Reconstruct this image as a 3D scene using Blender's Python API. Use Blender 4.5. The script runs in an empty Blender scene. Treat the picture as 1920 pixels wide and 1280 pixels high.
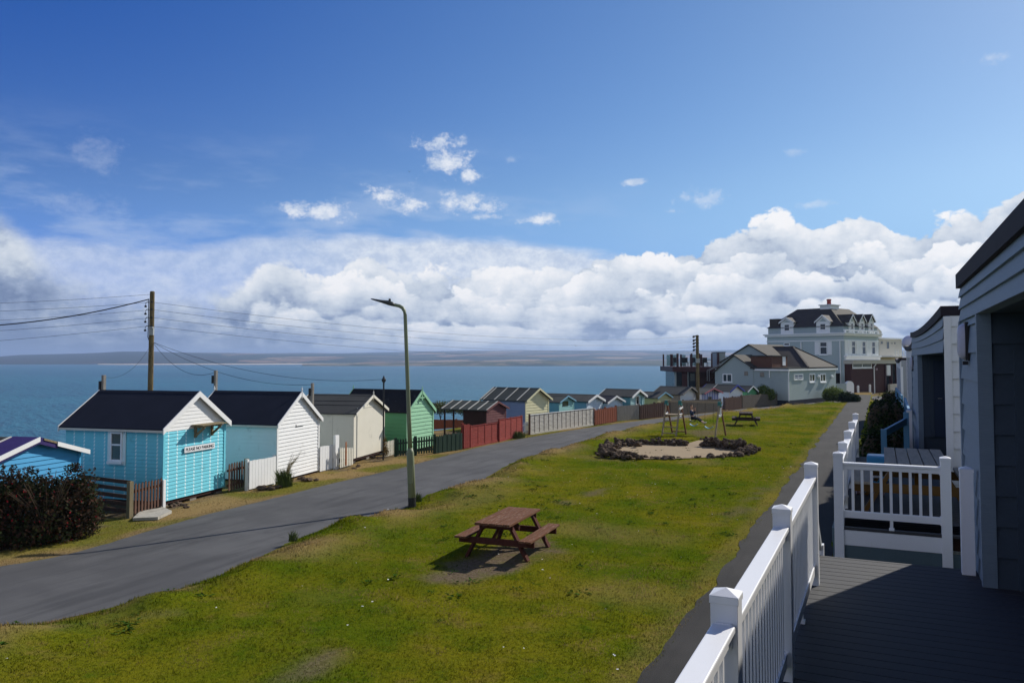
import bpy, bmesh, math, random
import numpy as np
from mathutils import Vector, Matrix, noise as mnoise
random.seed(7); RNG = np.random.default_rng(7)
S = bpy.context.scene
COL = S.collection
PI = math.pi
# ------------------------------------------------------------------ camera frame
F_PX, CX, CY0 = 1493.0, 960.0, 607.0
PITCH = math.radians(2.5); SP, CP = math.sin(PITCH), math.cos(PITCH)
YAW = math.radians(24.8)
H = 4.2                                   # eye height above the road
RX, RY = math.cos(YAW), math.sin(YAW)     # camera right, in plan
FX, FY = -math.sin(YAW), math.cos(YAW)    # camera forward, in plan
LAWN = 0.2
def W(r, d, z=0.0): return Vector((r*RX+d*FX, r*RY+d*FY, z))
def rd(P): return P[0]*RX+P[1]*RY, P[0]*FX+P[1]*FY
def at(u, v, z=0.0):                      # point of the level z that the photo shows at (u, v)
    k = (CY0-v)/F_PX; h = z-H
    d = h*(CP-k*SP)/(SP+k*CP)
    D = d*CP+h*SP
    return W((u-CX)/F_PX*D, d, z)
def col(u, d, z=2.0):                     # point at plan depth d on the photo's column u
    D = d*CP+(z-H)*SP
    return W((u-CX)/F_PX*D, d, z)
def zat(P, v):
    r, d = rd(P); k = (CY0-v)/F_PX
    return H + d*(SP+k*CP)/(CP-k*SP)
def proj(P):
    r, d = rd(P); h = P[2]-H
    D = d*CP+h*SP
    return CX+F_PX*r/D, CY0-F_PX*(h*CP-d*SP)/D
def cdir(deg):                            # plan direction, degrees right of the camera axis
    a = math.radians(deg); return Vector((math.sin(a)*RX+math.cos(a)*FX, math.sin(a)*RY+math.cos(a)*FY, 0))
def xcol(u, x, z=2.0):                    # y where the line X = x meets the photo's column u
    lo, hi = 0.5, 400.0
    for _ in range(60):
        m = (lo+hi)/2
        if proj((x, m, z))[0] < u: lo = m
        else: hi = m
    return (lo+hi)/2
# ------------------------------------------------------------------ mesh building
class MB:
    def __init__(s): s.v = []; s.f = []
    def add(s, vs, fs):
        n = len(s.v); s.v += [tuple(p) for p in vs]; s.f += [tuple(i+n for i in f) for f in fs]
    def box(s, c, d, rz=0.0):
        x, y, z = d[0]/2, d[1]/2, d[2]/2
        cr, sr = math.cos(rz), math.sin(rz)
        vs = []
        for k in (-z, z):
            for a, b in ((-x,-y),(x,-y),(x,y),(-x,y)):
                vs.append((c[0]+a*cr-b*sr, c[1]+a*sr+b*cr, c[2]+k))
        s.add(vs, [(3,2,1,0),(4,5,6,7),(0,1,5,4),(1,2,6,5),(2,3,7,6),(3,0,4,7)])
    def b2(s, lo, hi): s.box([(a+b)/2 for a, b in zip(lo, hi)], [abs(b-a) for a, b in zip(lo, hi)])
    def ext(s, pts, vec):
        n = len(pts); pts = [Vector(p) for p in pts]; vec = Vector(vec)
        nrm = Vector((0,0,0))
        for i in range(n): nrm += pts[i].cross(pts[(i+1) % n])
        if nrm.dot(vec) > 0: pts = pts[::-1]
        vs = pts+[p+vec for p in pts]
        s.add(vs, [tuple(range(n)), tuple(range(2*n-1, n-1, -1))]+[(i, i+n, (i+1) % n+n, (i+1) % n) for i in range(n)])
    def quad(s, pts): s.add(pts, [tuple(range(len(pts)))])
    def bar(s, p0, p1, w, h, up=(0,0,1)):
        p0, p1 = Vector(p0), Vector(p1); t = (p1-p0).normalized(); up = Vector(up)
        if abs(t.dot(up)) > .98: up = Vector((0,1,0))
        a = t.cross(up).normalized()*w/2; b = a.cross(t).normalized()*h/2
        s.ext([p0-a-b, p0+a-b, p0+a+b, p0-a+b], p1-p0)
    def tube(s, pts, r, seg=8, caps=True):
        pts = [Vector(p) for p in pts]; n = len(pts)
        rs = r if isinstance(r, (list, tuple)) else [r]*n
        rings = []
        ref = Vector((0,0,1))
        for i, p in enumerate(pts):
            t = (pts[min(i+1, n-1)]-pts[max(i-1, 0)]).normalized()
            q = ref if abs(t.dot(ref)) < .95 else Vector((0,1,0))
            a = t.cross(q).normalized(); b = a.cross(t).normalized()
            rings.append([p+(a*math.cos(k*2*PI/seg)+b*math.sin(k*2*PI/seg))*rs[i] for k in range(seg)])
        vs = [q for R in rings for q in R]; fs = []
        for i in range(n-1):
            for k in range(seg):
                k2 = (k+1) % seg
                fs.append((i*seg+k, i*seg+k2, (i+1)*seg+k2, (i+1)*seg+k))
        if caps: fs += [tuple(range(seg))[::-1], tuple((n-1)*seg+k for k in range(seg))]
        s.add(vs, fs)
    def lathe(s, c, prof, seg=14):
        vs = []; fs = []; n = len(prof)
        for r, z in prof:
            for k in range(seg): vs.append((c[0]+r*math.cos(k*2*PI/seg), c[1]+r*math.sin(k*2*PI/seg), c[2]+z))
        for i in range(n-1):
            for k in range(seg):
                k2 = (k+1) % seg; fs.append((i*seg+k, i*seg+k2, (i+1)*seg+k2, (i+1)*seg+k))
        fs += [tuple(range(seg))[::-1], tuple((n-1)*seg+k for k in range(seg))]
        s.add(vs, fs)
    def build(s, name, m, parent=None, loc=None, rz=0.0, bevel=0, smooth=False):
        used = sorted({i for f in s.f for i in f})
        if len(used) < len(s.v):
            mp = {k: j for j, k in enumerate(used)}; s.v = [s.v[k] for k in used]; s.f = [tuple(mp[i] for i in f) for f in s.f]
        me = bpy.data.meshes.new(name); me.from_pydata(s.v, [], s.f); me.update()
        if m: me.materials.append(m)
        o = bpy.data.objects.new(name, me); COL.objects.link(o)
        if parent: o.parent = parent
        if loc is not None: o.location = loc
        o.rotation_euler.z = rz
        if smooth:
            for p in me.polygons: p.use_smooth = True
        if bevel:
            b = o.modifiers.new('edge', 'BEVEL'); b.width = bevel; b.segments = 2; b.limit_method = 'ANGLE'
        return o
def tag(o, label=None, cat=None, group=None, kind=None):
    if label: o['label'] = label
    if cat: o['category'] = cat
    if group: o['group'] = group
    if kind: o['kind'] = kind
    return o
def thing(name, label, cat, loc=(0,0,0), rz=0.0, group=None):
    o = bpy.data.objects.new(name, None); COL.objects.link(o); o.empty_display_size = .2
    o.location = loc; o.rotation_euler.z = rz
    return tag(o, label, cat, group)
def copy_tree(o, parent=None):
    c = o.copy(); COL.objects.link(c)
    if parent: c.parent = parent
    for ch in list(o.children): copy_tree(ch, c)
    return c
# ------------------------------------------------------------------ materials
class NT:
    def __init__(s, tree): s.t = tree; s.n = tree.nodes; s.l = tree.links
    def new(s, ty, **kw):
        n = s.n.new(ty)
        for k, v in kw.items(): setattr(n, k, v)
        return n
    def set(s, sock, v):
        if hasattr(v, 'is_output'): s.l.new(v, sock)
        elif v is not None: sock.default_value = v
    def m(s, op, a, b=None, c=None, clamp=False):
        n = s.new('ShaderNodeMath', operation=op, use_clamp=clamp)
        for i, v in enumerate((a, b, c)):
            if v is not None: s.set(n.inputs[i], v)
        return n.outputs[0]
    def mix(s, f, a, b, blend='MIX'):
        n = s.new('ShaderNodeMix', data_type='RGBA', blend_type=blend)
        s.set(n.inputs[0], f)
        s.set(n.inputs[6], a if hasattr(a, 'is_output') else tuple(a)[:3]+(1,))
        s.set(n.inputs[7], b if hasattr(b, 'is_output') else tuple(b)[:3]+(1,))
        return n.outputs[2]
    def noise(s, vec, sc, det=3, rough=.55, dist=0):
        n = s.new('ShaderNodeTexNoise'); s.set(n.inputs['Vector'], vec)
        n.inputs['Scale'].default_value = sc; n.inputs['Detail'].default_value = det
        n.inputs['Roughness'].default_value = rough; n.inputs['Distortion'].default_value = dist
        return n.outputs['Fac']
    def map(s, vec, scale=(1,1,1), loc=(0,0,0), rot=(0,0,0)):
        n = s.new('ShaderNodeMapping'); s.set(n.inputs[0], vec)
        n.inputs[1].default_value = loc; n.inputs[2].default_value = rot; n.inputs[3].default_value = scale
        return n.outputs[0]
    def step(s, v, a, b):
        n = s.new('ShaderNodeMapRange', interpolation_type='SMOOTHSTEP'); s.set(n.inputs[0], v)
        s.set(n.inputs[1], a); s.set(n.inputs[2], b); return n.outputs[0]
    def sep(s, v):
        n = s.new('ShaderNodeSeparateXYZ'); s.set(n.inputs[0], v); return n.outputs
    def comb(s, x, y, z):
        n = s.new('ShaderNodeCombineXYZ')
        for i, v in enumerate((x, y, z)): s.set(n.inputs[i], v)
        return n.outputs[0]
    def bump(s, h, st, dist=.01):
        n = s.new('ShaderNodeBump'); n.inputs['Strength'].default_value = st; n.inputs['Distance'].default_value = dist
        s.set(n.inputs['Height'], h); return n.outputs[0]
def shade(c, k): return tuple(min(1, x*k) for x in c[:3])
def srgb(r, g, b):
    f = lambda x: ((x/255+.055)/1.055)**2.4 if x > 10 else x/255/12.92
    return (f(r), f(g), f(b))
MATS = {}
def mat(name, c, rough=.65, var=.15, sc=2.5, stretch=(1,1,1), fine=.08, fsc=40, c2=None, c2t=.62, bump=.15, bsc=60, spec=.3, metal=0, coord='Object'):
    m = bpy.data.materials.new(name); m.use_nodes = True; t = NT(m.node_tree)
    b = t.n['Principled BSDF']
    tc = t.new('ShaderNodeTexCoord').outputs[coord]
    v = t.map(tc, stretch)
    n1 = t.noise(v, sc, 4); n2 = t.noise(v, fsc, 2)
    k = t.m('ADD', t.m('MULTIPLY', t.m('SUBTRACT', n1, .5), var*2.2), t.m('MULTIPLY', t.m('SUBTRACT', n2, .5), fine*2.2))
    hv = t.new('ShaderNodeHueSaturation'); hv.inputs['Color'].default_value = tuple(c)+(1,)
    t.set(hv.inputs['Value'], t.m('ADD', k, 1.0)); cc = hv.outputs[0]
    if c2:
        n3 = t.noise(t.map(tc, stretch, (7.3, 2.1, 4.4)), sc*1.7, 5, .65)
        cc = t.mix(t.step(n3, c2t-.06, c2t+.08), cc, c2)
    t.l.new(cc, b.inputs['Base Color'])
    b.inputs['Roughness'].default_value = rough; b.inputs['Metallic'].default_value = metal
    b.inputs['Specular IOR Level'].default_value = spec
    if bump: t.l.new(t.bump(t.noise(v, bsc, 3), bump, .01), b.inputs['Normal'])
    MATS[name] = m; return m
def painted_wood(name, c, dirt=(.25,.22,.17), **kw):
    kw.setdefault('var', .07); kw.setdefault('fine', .05)
    return mat(name, c, rough=.55, sc=1.6, stretch=(1,1,1.0), c2=shade(c, .82), c2t=.66, bump=.1, bsc=50, **kw)
def bare_wood(name, c, axis=2, **kw):
    st = [6, 6, 6]; st[axis] = .8
    kw.setdefault('var', .35)
    kw.setdefault('spec', .12)
    return mat(name, c, rough=.85, sc=3, stretch=tuple(st), fine=.22, fsc=22, bump=.3, bsc=20, **kw)
M = {}
M['white'] = painted_wood('white_paint', (.78,.78,.77))
M['white_clean'] = mat('white_vinyl', (.80,.81,.83), rough=.38, var=.03, fine=.01, bump=.02, spec=.4, c2=(.70,.70,.68), c2t=.7)
M['sky_blue'] = painted_wood('light_blue_paint', (.16,.57,.69))
M['pale_blue'] = painted_wood('pale_blue_paint', (.66,.80,.82))
M['mid_blue'] = painted_wood('mid_blue_paint', (.05,.30,.56))
M['cream_grey'] = painted_wood('stone_paint', (.70,.67,.575))
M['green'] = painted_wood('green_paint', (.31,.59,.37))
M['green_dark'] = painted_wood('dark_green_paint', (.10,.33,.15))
M['cream'] = painted_wood('cream_paint', (.68,.64,.40))
M['blue_grey'] = painted_wood('blue_grey_paint', (.20,.28,.44))
M['turq'] = painted_wood('turquoise_paint', (.24,.47,.45))
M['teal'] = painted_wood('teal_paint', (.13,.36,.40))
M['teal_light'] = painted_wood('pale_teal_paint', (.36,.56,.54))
M['ice'] = painted_wood('ice_blue_paint', (.56,.66,.75))
M['pale_white'] = painted_wood('off_white_paint', (.70,.70,.72))
M['olive'] = painted_wood('olive_paint', (.52,.48,.22))
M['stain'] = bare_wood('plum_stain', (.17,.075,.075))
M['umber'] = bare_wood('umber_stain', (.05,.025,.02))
M['red'] = bare_wood('red_stain', (.235,.042,.034), axis=0, c2=(.30,.10,.075), c2t=.62)
M['redwood'] = bare_wood('red_brown_stain', (.20,.06,.032))
M['brown_dark'] = bare_wood('dark_brown_stain', (.085,.048,.036))
M['brown_gate'] = bare_wood('brown_gate_stain', (.11,.062,.045))
M['grey_wood'] = bare_wood('weathered_grey_wood', (.27,.25,.22), c2=(.17,.13,.10), c2t=.6)
M['lap_wood'] = bare_wood('weathered_lap_wood', (.50,.47,.42), axis=0, c2=(.33,.30,.26), c2t=.58)
M['board_wood'] = bare_wood('weathered_board_wood', (.125,.108,.088), c2=(.085,.06,.045), c2t=.56)
M['post_wood'] = bare_wood('post_wood', (.22,.18,.11))
M['green_fence'] = bare_wood('dark_green_stain', (.028,.052,.036))
M['pole'] = bare_wood('creosoted_pole', (.17,.13,.065), c2=(.07,.05,.03), c2t=.55)
M['felt_navy'] = mat('navy_roof_felt', (.018,.021,.034), rough=.9, var=.25, sc=1.2, fine=.3, fsc=120, bump=.4, bsc=200, spec=.12)
M['felt_grey'] = mat('grey_roof_felt', (.062,.064,.062), rough=.92, var=.2, sc=1.2, fine=.3, fsc=120, bump=.4, bsc=200, spec=.12)
M['felt_green'] = mat('green_grey_roof_felt', (.055,.062,.058), rough=.92, var=.25, sc=1.0, fine=.3, fsc=120, bump=.4, bsc=200, spec=.12)
M['felt_black'] = mat('black_roof_felt', (.016,.016,.017), rough=.85, var=.3, sc=2, fine=.4, fsc=90, bump=.5, bsc=150, spec=.2, c2=(.05,.05,.05), c2t=.66)
M['felt_purple'] = mat('purple_roof_paint', (.030,.017,.115), rough=.75, var=.25, sc=2, fine=.2, bump=.4, bsc=150)
M['batten'] = painted_wood('batten_paint', (.55,.53,.47))
M['barge_green'] = M['green']
M['barge_blue'] = painted_wood('royal_blue_trim', (.045,.06,.34))
M['barge_pink'] = painted_wood('faded_red_trim', (.42,.13,.15))
M['barge_sky'] = painted_wood('sky_blue_trim', (.16,.34,.46))
M['glass'] = mat('window_glass', (.025,.035,.042), rough=.06, var=.2, fine=0, bump=0, spec=.6)
M['glass_pale'] = mat('net_curtained_glass', (.085,.095,.085), rough=.2, var=.3, fine=.1, bump=0, spec=.5)
M['metal_dark'] = mat('dark_metal', (.03,.03,.032), rough=.5, var=.1, bump=0, metal=.3)
M['galv'] = mat('galvanised_metal', (.36,.37,.36), rough=.5, var=.12, bump=.05, metal=.4)
M['lamp_green'] = mat('olive_green_column_paint', (.20,.225,.135), rough=.5, var=.18, sc=1.5, stretch=(1,1,.3), c2=(.12,.11,.07), c2t=.64, bump=.08)
M['lamp_head'] = mat('lamp_head_metal', (.045,.05,.045), rough=.45, var=.1, bump=0)
M['wire'] = mat('cable_rubber', (.012,.012,.013), rough=.6, var=.05, bump=0)
M['black'] = mat('black_sheet', (.012,.012,.013), rough=.6, bump=0)
M['concrete'] = mat('worn_concrete', (.38,.36,.31), rough=.9, var=.2, sc=3, fine=.2, c2=(.22,.20,.16), c2t=.58, bump=.4)
M['stone_block'] = mat('pier_block', (.22,.20,.17), rough=.9, var=.25, bump=.5)
M['table_red'] = bare_wood('red_brown_table_stain', (.135,.060,.032), axis=1, c2=(.225,.14,.095), c2t=.58)
M['table_red_x'] = bare_wood('red_brown_frame_stain', (.075,.024,.017), axis=2)
M['table_dark'] = bare_wood('dark_table_wood', (.05,.033,.026), axis=1)
M['table_grey'] = bare_wood('silvered_table_boards', (.26,.235,.20), axis=1)
M['yellow'] = painted_wood('yellow_frame_paint', (.11,.055,.008))
M['decking'] = mat('grey_composite_decking', (.050,.051,.054), rough=.75, var=.1, sc=2, stretch=(.3,6,1), fine=.12, fsc=30, bump=.2, bsc=30)
M['porch_shade_blue'] = mat('shade_darkened_porch_board', (.050,.072,.10), rough=.6, var=.08, sc=2, fine=.1, bump=.15)  # same boards as the front, coloured darker to stand for the recess's shade
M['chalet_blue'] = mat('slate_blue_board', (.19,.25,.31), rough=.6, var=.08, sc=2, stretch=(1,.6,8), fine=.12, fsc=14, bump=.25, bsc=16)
M['chalet_grey'] = mat('grey_chalet_board', (.36,.38,.40), rough=.55, var=.08, sc=2, stretch=(1,.6,8), fine=.1, fsc=14, bump=.2, bsc=16)
M['chalet_teal'] = painted_wood('teal_trim', (.14,.27,.33))
M['chalet_door'] = mat('blue_door_paint', (.028,.045,.085), rough=.4, var=.05, bump=.03)
M['skirt'] = mat('dark_teal_skirt_board', (.09,.135,.155), rough=.55, var=.08, bump=.1)
M['rail_blue'] = painted_wood('blue_rail_paint', (.10,.26,.42))
M['plum_felt'] = mat('plum_black_roof_edge', (.022,.016,.022), rough=.8, var=.25, sc=4, fine=.3, bump=.3, bsc=80)
M['bulkhead'] = mat('opal_lamp_diffuser', (.52,.52,.62), rough=.35, var=.02, bump=0)
M['render_blue'] = mat('pale_blue_render', (.345,.41,.415), rough=.85, var=.06, sc=.6, fine=.05, bump=.15, c2=(.32,.38,.388), c2t=.62)
M['render_hotel'] = mat('blue_grey_render', (.42,.495,.50), rough=.85, var=.05, sc=.4, fine=.04, bump=.1)
M['render_white'] = mat('white_render', (.84,.85,.85), rough=.8, var=.04, sc=.6, fine=.03, bump=.1)
M['beige'] = mat('beige_render', (.52,.49,.42), rough=.85, var=.06, bump=.1)
M['slate'] = mat('brown_slate_roof', (.050,.040,.036), rough=.8, var=.3, sc=.8, stretch=(1,1,4), fine=.35, fsc=14, bump=.5, bsc=14, c2=(.10,.075,.05), c2t=.64)
M['slate_warm'] = mat('sunlit_tone_slate_roof', (.046,.039,.030), rough=.85, var=.3, sc=.8, stretch=(1,1,4), fine=.35, fsc=14, bump=.5, bsc=14)  # slate of the sunward slopes, with sunlit warmth put into its colour
M['brick'] = mat('dark_red_brick', (.062,.023,.018), rough=.85, var=.2, sc=3, fine=.3, fsc=18, bump=.4, bsc=18)
M['chimney'] = mat('red_chimney_pot', (.26,.05,.04), rough=.8)
M['maroon'] = mat('maroon_steel', (.055,.018,.018), rough=.55, var=.15, bump=.05)
M['teal_glass'] = None
M['rock'] = mat('dark_rock', (.095,.066,.045), rough=.92, var=.45, sc=5, fine=.4, fsc=30, bump=.8, bsc=25, c2=(.17,.135,.105), c2t=.60, spec=.1)
M['sand'] = mat('coarse_sand', (.30,.225,.135), rough=.97, var=.14, sc=1.2, fine=.2, fsc=30, bump=.6, bsc=40, c2=(.24,.175,.105), c2t=.6)
M['skin'] = mat('skin', (.55,.33,.24), rough=.6, var=.05, bump=0)
M['hair'] = mat('brown_hair', (.13,.08,.05), rough=.7, bump=.2)
M['navy'] = mat('navy_cloth', (.018,.035,.085), rough=.9, bump=.1)
M['dark_cloth'] = mat('dark_trouser_cloth', (.02,.022,.03), rough=.9, bump=.1)
M['shoe'] = mat('pale_shoe', (.55,.5,.45), rough=.7)
M['plastic_blue'] = mat('blue_plastic', (.05,.28,.55), rough=.35, var=.05, bump=0)
M['plastic_green'] = mat('green_plastic', (.03,.17,.16), rough=.45, var=.05, bump=0)
M['plastic_pink'] = mat('dull_pink_plastic', (.30,.20,.22), rough=.5, bump=0)
M['timber_swing'] = bare_wood('weathered_swing_timber', (.30,.24,.17))
M['timber_brown'] = bare_wood('brown_swing_timber', (.16,.075,.045))
M['gull'] = mat('gull_feathers', (.7,.7,.7), rough=.8, bump=0)
M['bird_dark'] = mat('dark_feathers', (.05,.05,.055), rough=.8, bump=0)
def glassy(name, c, alpha):
    m = bpy.data.materials.new(name); m.use_nodes = True; t = NT(m.node_tree); b = t.n['Principled BSDF']
    b.inputs['Base Color'].default_value = c+(1,); b.inputs['Roughness'].default_value = .08
    b.inputs['Alpha'].default_value = alpha
    return m
M['teal_glass'] = glassy('teal_glass_panel', (.10,.30,.32), .55)
# jointed boards: pale filler at every joint of the light blue hut's boards
def jointed(name, c, pale):
    m = painted_wood(name, c); t = NT(m.node_tree); b = t.n['Principled BSDF']
    src = b.inputs['Base Color'].links[0].from_socket
    tc = t.new('ShaderNodeTexCoord').outputs['Object']; x, y, z = t.sep(tc)
    s = t.m('ADD', x, y)
    fr = t.m('FRACT', t.m('MULTIPLY', s, 1/.37))
    line = t.m('SUBTRACT', 1.0, t.step(t.m('ABSOLUTE', t.m('SUBTRACT', fr, .5)), .042, .08))
    row = t.step(t.m('ABSOLUTE', t.m('SUBTRACT', t.m('FRACT', t.m('MULTIPLY', z, 1/.105)), .5)), .42, .18)
    n = t.noise(tc, 6, 3)
    f = t.m('MULTIPLY', t.m('MULTIPLY', line, t.m('ADD', t.m('MULTIPLY', row, .75), .25)), t.step(n, .22, .45))
    t.l.new(t.mix(f, src, pale), b.inputs['Base Color'])
    return m
M['sky_jointed'] = jointed('jointed_light_blue_board', (.155,.57,.69), (.60,.80,.84))
# striped boards
def striped(name, a, b_, w):
    m = painted_wood(name, a); t = NT(m.node_tree); b = t.n['Principled BSDF']
    tc = t.new('ShaderNodeTexCoord').outputs['Object']; x, y, z = t.sep(tc)
    f = t.step(t.m('FRACT', t.m('MULTIPLY', x, 1/w)), .49, .51)
    t.l.new(t.mix(f, a, b_), b.inputs['Base Color']); return m
M['stripe'] = striped('blue_and_white_striped_board', (.06,.09,.42), (.68,.69,.74), .26)
# ------------------------------------------------------------------ camera, sun, sky
cam = bpy.data.cameras.new('camera'); co = bpy.data.objects.new('camera', cam); COL.objects.link(co)
co.location = (0, 0, H); co.rotation_euler = (PI/2+PITCH, 0, YAW)
cam.sensor_width = 36; cam.lens = 36*F_PX/1920; cam.shift_y = -33/1920; cam.clip_start = .1; cam.clip_end = 40000
S.camera = co
SUN_AZ, SUN_EL = math.radians(49.5-24.8), math.radians(34.5)     # azimuth from +Y towards +X
sdir = Vector((math.sin(SUN_AZ)*math.cos(SUN_EL), math.cos(SUN_AZ)*math.cos(SUN_EL), math.sin(SUN_EL)))
sl = bpy.data.lights.new('sun', 'SUN'); sl.energy = 5.0; sl.angle = math.radians(.53); sl.color = (1, .945, .855)
so = bpy.data.objects.new('sun', sl); COL.objects.link(so); so.rotation_euler = (-sdir).to_track_quat('-Z', 'Y').to_euler()
S.view_settings.view_transform = 'Standard'; S.view_settings.look = 'None'; S.view_settings.exposure = 0.0
S.render.engine = 'CYCLES'; S.cycles.use_denoising = True
S.cycles.max_bounces = 6; S.cycles.transparent_max_bounces = 12
def make_world():
    w = bpy.data.worlds.new('World'); S.world = w; w.use_nodes = True
    t = NT(w.node_tree); bg = t.n['Background']
    sky = t.new('ShaderNodeTexSky', sky_type='NISHITA'); sky.sun_disc = False
    sky.sun_elevation = SUN_EL; sky.sun_rotation = SUN_AZ
    sky.altitude = 20; sky.air_density = 1.0; sky.dust_density = .25; sky.ozone_density = 2.2
    K = .10; bg.inputs['Strength'].default_value = K
    d = t.new('ShaderNodeTexCoord').outputs['Generated']
    x, y, z = t.sep(d)
    A = t.m('ADD', t.m('MULTIPLY', t.m('ARCTAN2', x, y), 180/PI), 24.8)     # degrees right of the road's bend
    E = t.m('MULTIPLY', t.m('ARCSINE', z), 180/PI)
    P = t.comb(t.m('MULTIPLY', A, 1), t.m('MULTIPLY', E, 1.35), 3.7)
    wob = t.noise(P, .16, 3)
    def curve(inp, pts, lo, hi, vmax):
        n = t.new('ShaderNodeFloatCurve'); c = n.mapping.curves[0]
        while len(c.points) > 2: c.points.remove(c.points[1])
        for i, (a, b) in enumerate(pts):
            p = ((a-lo)/(hi-lo), b/vmax)
            if i == 0: c.points[0].location = p
            elif i == len(pts)-1: c.points[-1].location = p
            else: c.points.new(*p)
        n.mapping.update()
        t.set(n.inputs['Value'], t.m('DIVIDE', t.m('SUBTRACT', inp, lo), hi-lo, clamp=True))
        return t.m('MULTIPLY', n.outputs[0], vmax)
    top = curve(A, [(-60,3),(-36,10.8),(-32.5,10.0),(-30.8,7.6),(-27,5.6),(-23,5.2),(-19,5.2),(-16.4,6.7),(-13.5,5.7),(-10.3,7.7),(-8,6.5),(-5,6.5),(0,6.5),(4,7.0),(7,8.0),(9,7.6),(12,8.2),(15,9.1),(18,9.7),(21,9.2),(23,9.6),(24.9,9.5),(26,8.0),(28,9.0),(31,9.6),(33,11),(37,12),(60,3)], -60, 60, 16)
    soft = curve(A, [(-60,3),(-30,3.2),(-22,3.0),(-20,1.6),(-15,.6),(-9,.4),(0,.36),(10,.32),(60,.32)], -60, 60, 16)
    def lobes(off, det=3):              # rounded heads of three sizes, creased where they meet
        q = t.map(P, (1,1,1), off)
        nz = t.new('ShaderNodeTexNoise'); t.set(nz.inputs['Vector'], q); nz.inputs['Scale'].default_value = .6; nz.inputs['Detail'].default_value = 5; nz.inputs['Roughness'].default_value = .6
        vm = t.new('ShaderNodeVectorMath', operation='MULTIPLY_ADD'); t.set(vm.inputs[0], nz.outputs['Color'])
        vm.inputs[1].default_value = (1.9,1.9,0); t.set(vm.inputs[2], q); q2 = vm.outputs[0]
        tot = t.m('MULTIPLY', t.m('SUBTRACT', nz.outputs['Fac'], .5), .30)
        for sc, a in ((.15,.66),(.36,.36),(.85,.20),(2.0,.10))[:det]:
            v = t.new('ShaderNodeTexVoronoi', feature='F1', voronoi_dimensions='2D'); t.set(v.inputs['Vector'], q2); v.inputs['Scale'].default_value = sc
            dd = v.outputs['Distance']
            tot = t.m('ADD', tot, t.m('MULTIPLY', t.m('SUBTRACT', .42, t.m('MULTIPLY', dd, dd)), a))
        return tot
    leftdim = t.step(A, -7.0, -24.0)
    fine = t.noise(P, .8, 8, .66)
    lown = t.noise(t.comb(A, 0, 1.3), .16, 3); lowm = t.noise(t.comb(A, 9, 4.3), .24, 3)
    cl = t.new('ShaderNodeValToRGB'); e = cl.color_ramp.elements
    def k(c, g=1.0): return tuple(q/K*g for q in c)+(1,)
    e[0].position = 0.0; e[0].color = k(srgb(118,136,170))
    e[1].position = 1.0; e[1].color = k(srgb(250,250,252))
    for ps, c in ((.25, srgb(152,168,196)), (.5, srgb(197,208,223)), (.75, srgb(226,232,240))):
        q = e.new(ps); q.color = k(c)
    bank = None; lit = None
    for n, (f, rough, off, amp) in enumerate(((1.0,0,(0,0,0),3.4),(.80,1.6,(31,7,0),3.0),(.60,1.5,(57,13,0),2.6),(.42,1.2,(83,3,0),2.0),(.24,.8,(17,29,0),1.4))):
        T = t.m('MULTIPLY', top, f)
        if rough: T = t.m('ADD', T, t.m('MULTIPLY', t.m('SUBTRACT', lown if n % 2 else lowm, .5), rough*3.2))
        L = lobes(off, 4 if n < 3 else 3)
        d = t.m('ADD', t.m('SUBTRACT', T, E), t.m('MULTIPLY', t.m('SUBTRACT', L, .30), amp))
        a = t.step(t.m('DIVIDE', d, soft), -.05, 1.0 if n == 0 else .8)
        b = t.m('SUBTRACT', 1.0, t.m('MULTIPLY', t.step(d, .1, 3.0 if n < 2 else 2.2), .50))
        b = t.m('ADD', b, t.m('ADD', t.m('MULTIPLY', t.m('SUBTRACT', L, .36), 1.45), t.m('MULTIPLY', t.m('SUBTRACT', fine, .5), .55)))
        b = t.m('SUBTRACT', b, -.03+.030*n)
        if bank is None: bank, lit = a, b
        else:
            aa = t.m('MULTIPLY', a, .92 if n < 4 else .75)
            lit = t.m('ADD', t.m('MULTIPLY', lit, t.m('SUBTRACT', 1.0, aa)), t.m('MULTIPLY', b, aa)); bank = t.m('MAXIMUM', bank, a)
    big = t.noise(t.map(P, (1,1.5,1), (11,3,0)), .17, 4, .55)
    lit = t.m('SUBTRACT', lit, t.m('MULTIPLY', t.step(big, .46, .72), .16))
    edgew = t.m('MULTIPLY', t.step(A, -28.5, -31.0), t.step(E, 4.5, 7.0))
    lit = t.m('SUBTRACT', lit, t.m('MULTIPLY', t.m('MULTIPLY', leftdim, t.m('SUBTRACT', 1.0, edgew)), .27))
    stk = t.noise(t.map(P, (.6,2.2,1), (3,8,0)), .55, 7, .62)
    lit = t.m('ADD', lit, t.m('MULTIPLY', t.m('MULTIPLY', t.m('SUBTRACT', stk, .5), .85), t.step(E, 5.0, 2.0)))
    lit = t.m('SUBTRACT', lit, t.m('MULTIPLY', t.step(E, 3.6, .4), .02), clamp=True)
    t.set(cl.inputs[0], lit)
    # broad thin veil on the left and at the top of the bank
    veil = t.noise(t.map(P, (.35,1.0,1), (2,5,0), (0,0,.25)), .33, 7, .62)
    vband = t.m('MULTIPLY', t.step(E, 17.0, 6.0), t.step(A, 14.0, -6.0))
    vl = t.m('MULTIPLY', t.step(veil, .44, .70), vband)
    vt = curve(A, [(-60,2),(-36,8.6),(-30,7.8),(-25,7.6),(-21,8.0),(-16,8.8),(-10,9.0),(-4,8.9),(1,8.6),(5,8.1),(8,7.4),(11,4),(60,2)], -60, 60, 16)
    vn = t.m('MULTIPLY', t.m('SUBTRACT', t.noise(t.map(P, (.5,1.3,1), (5,1,0)), .5, 6, .6), .5), 1.7)
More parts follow.
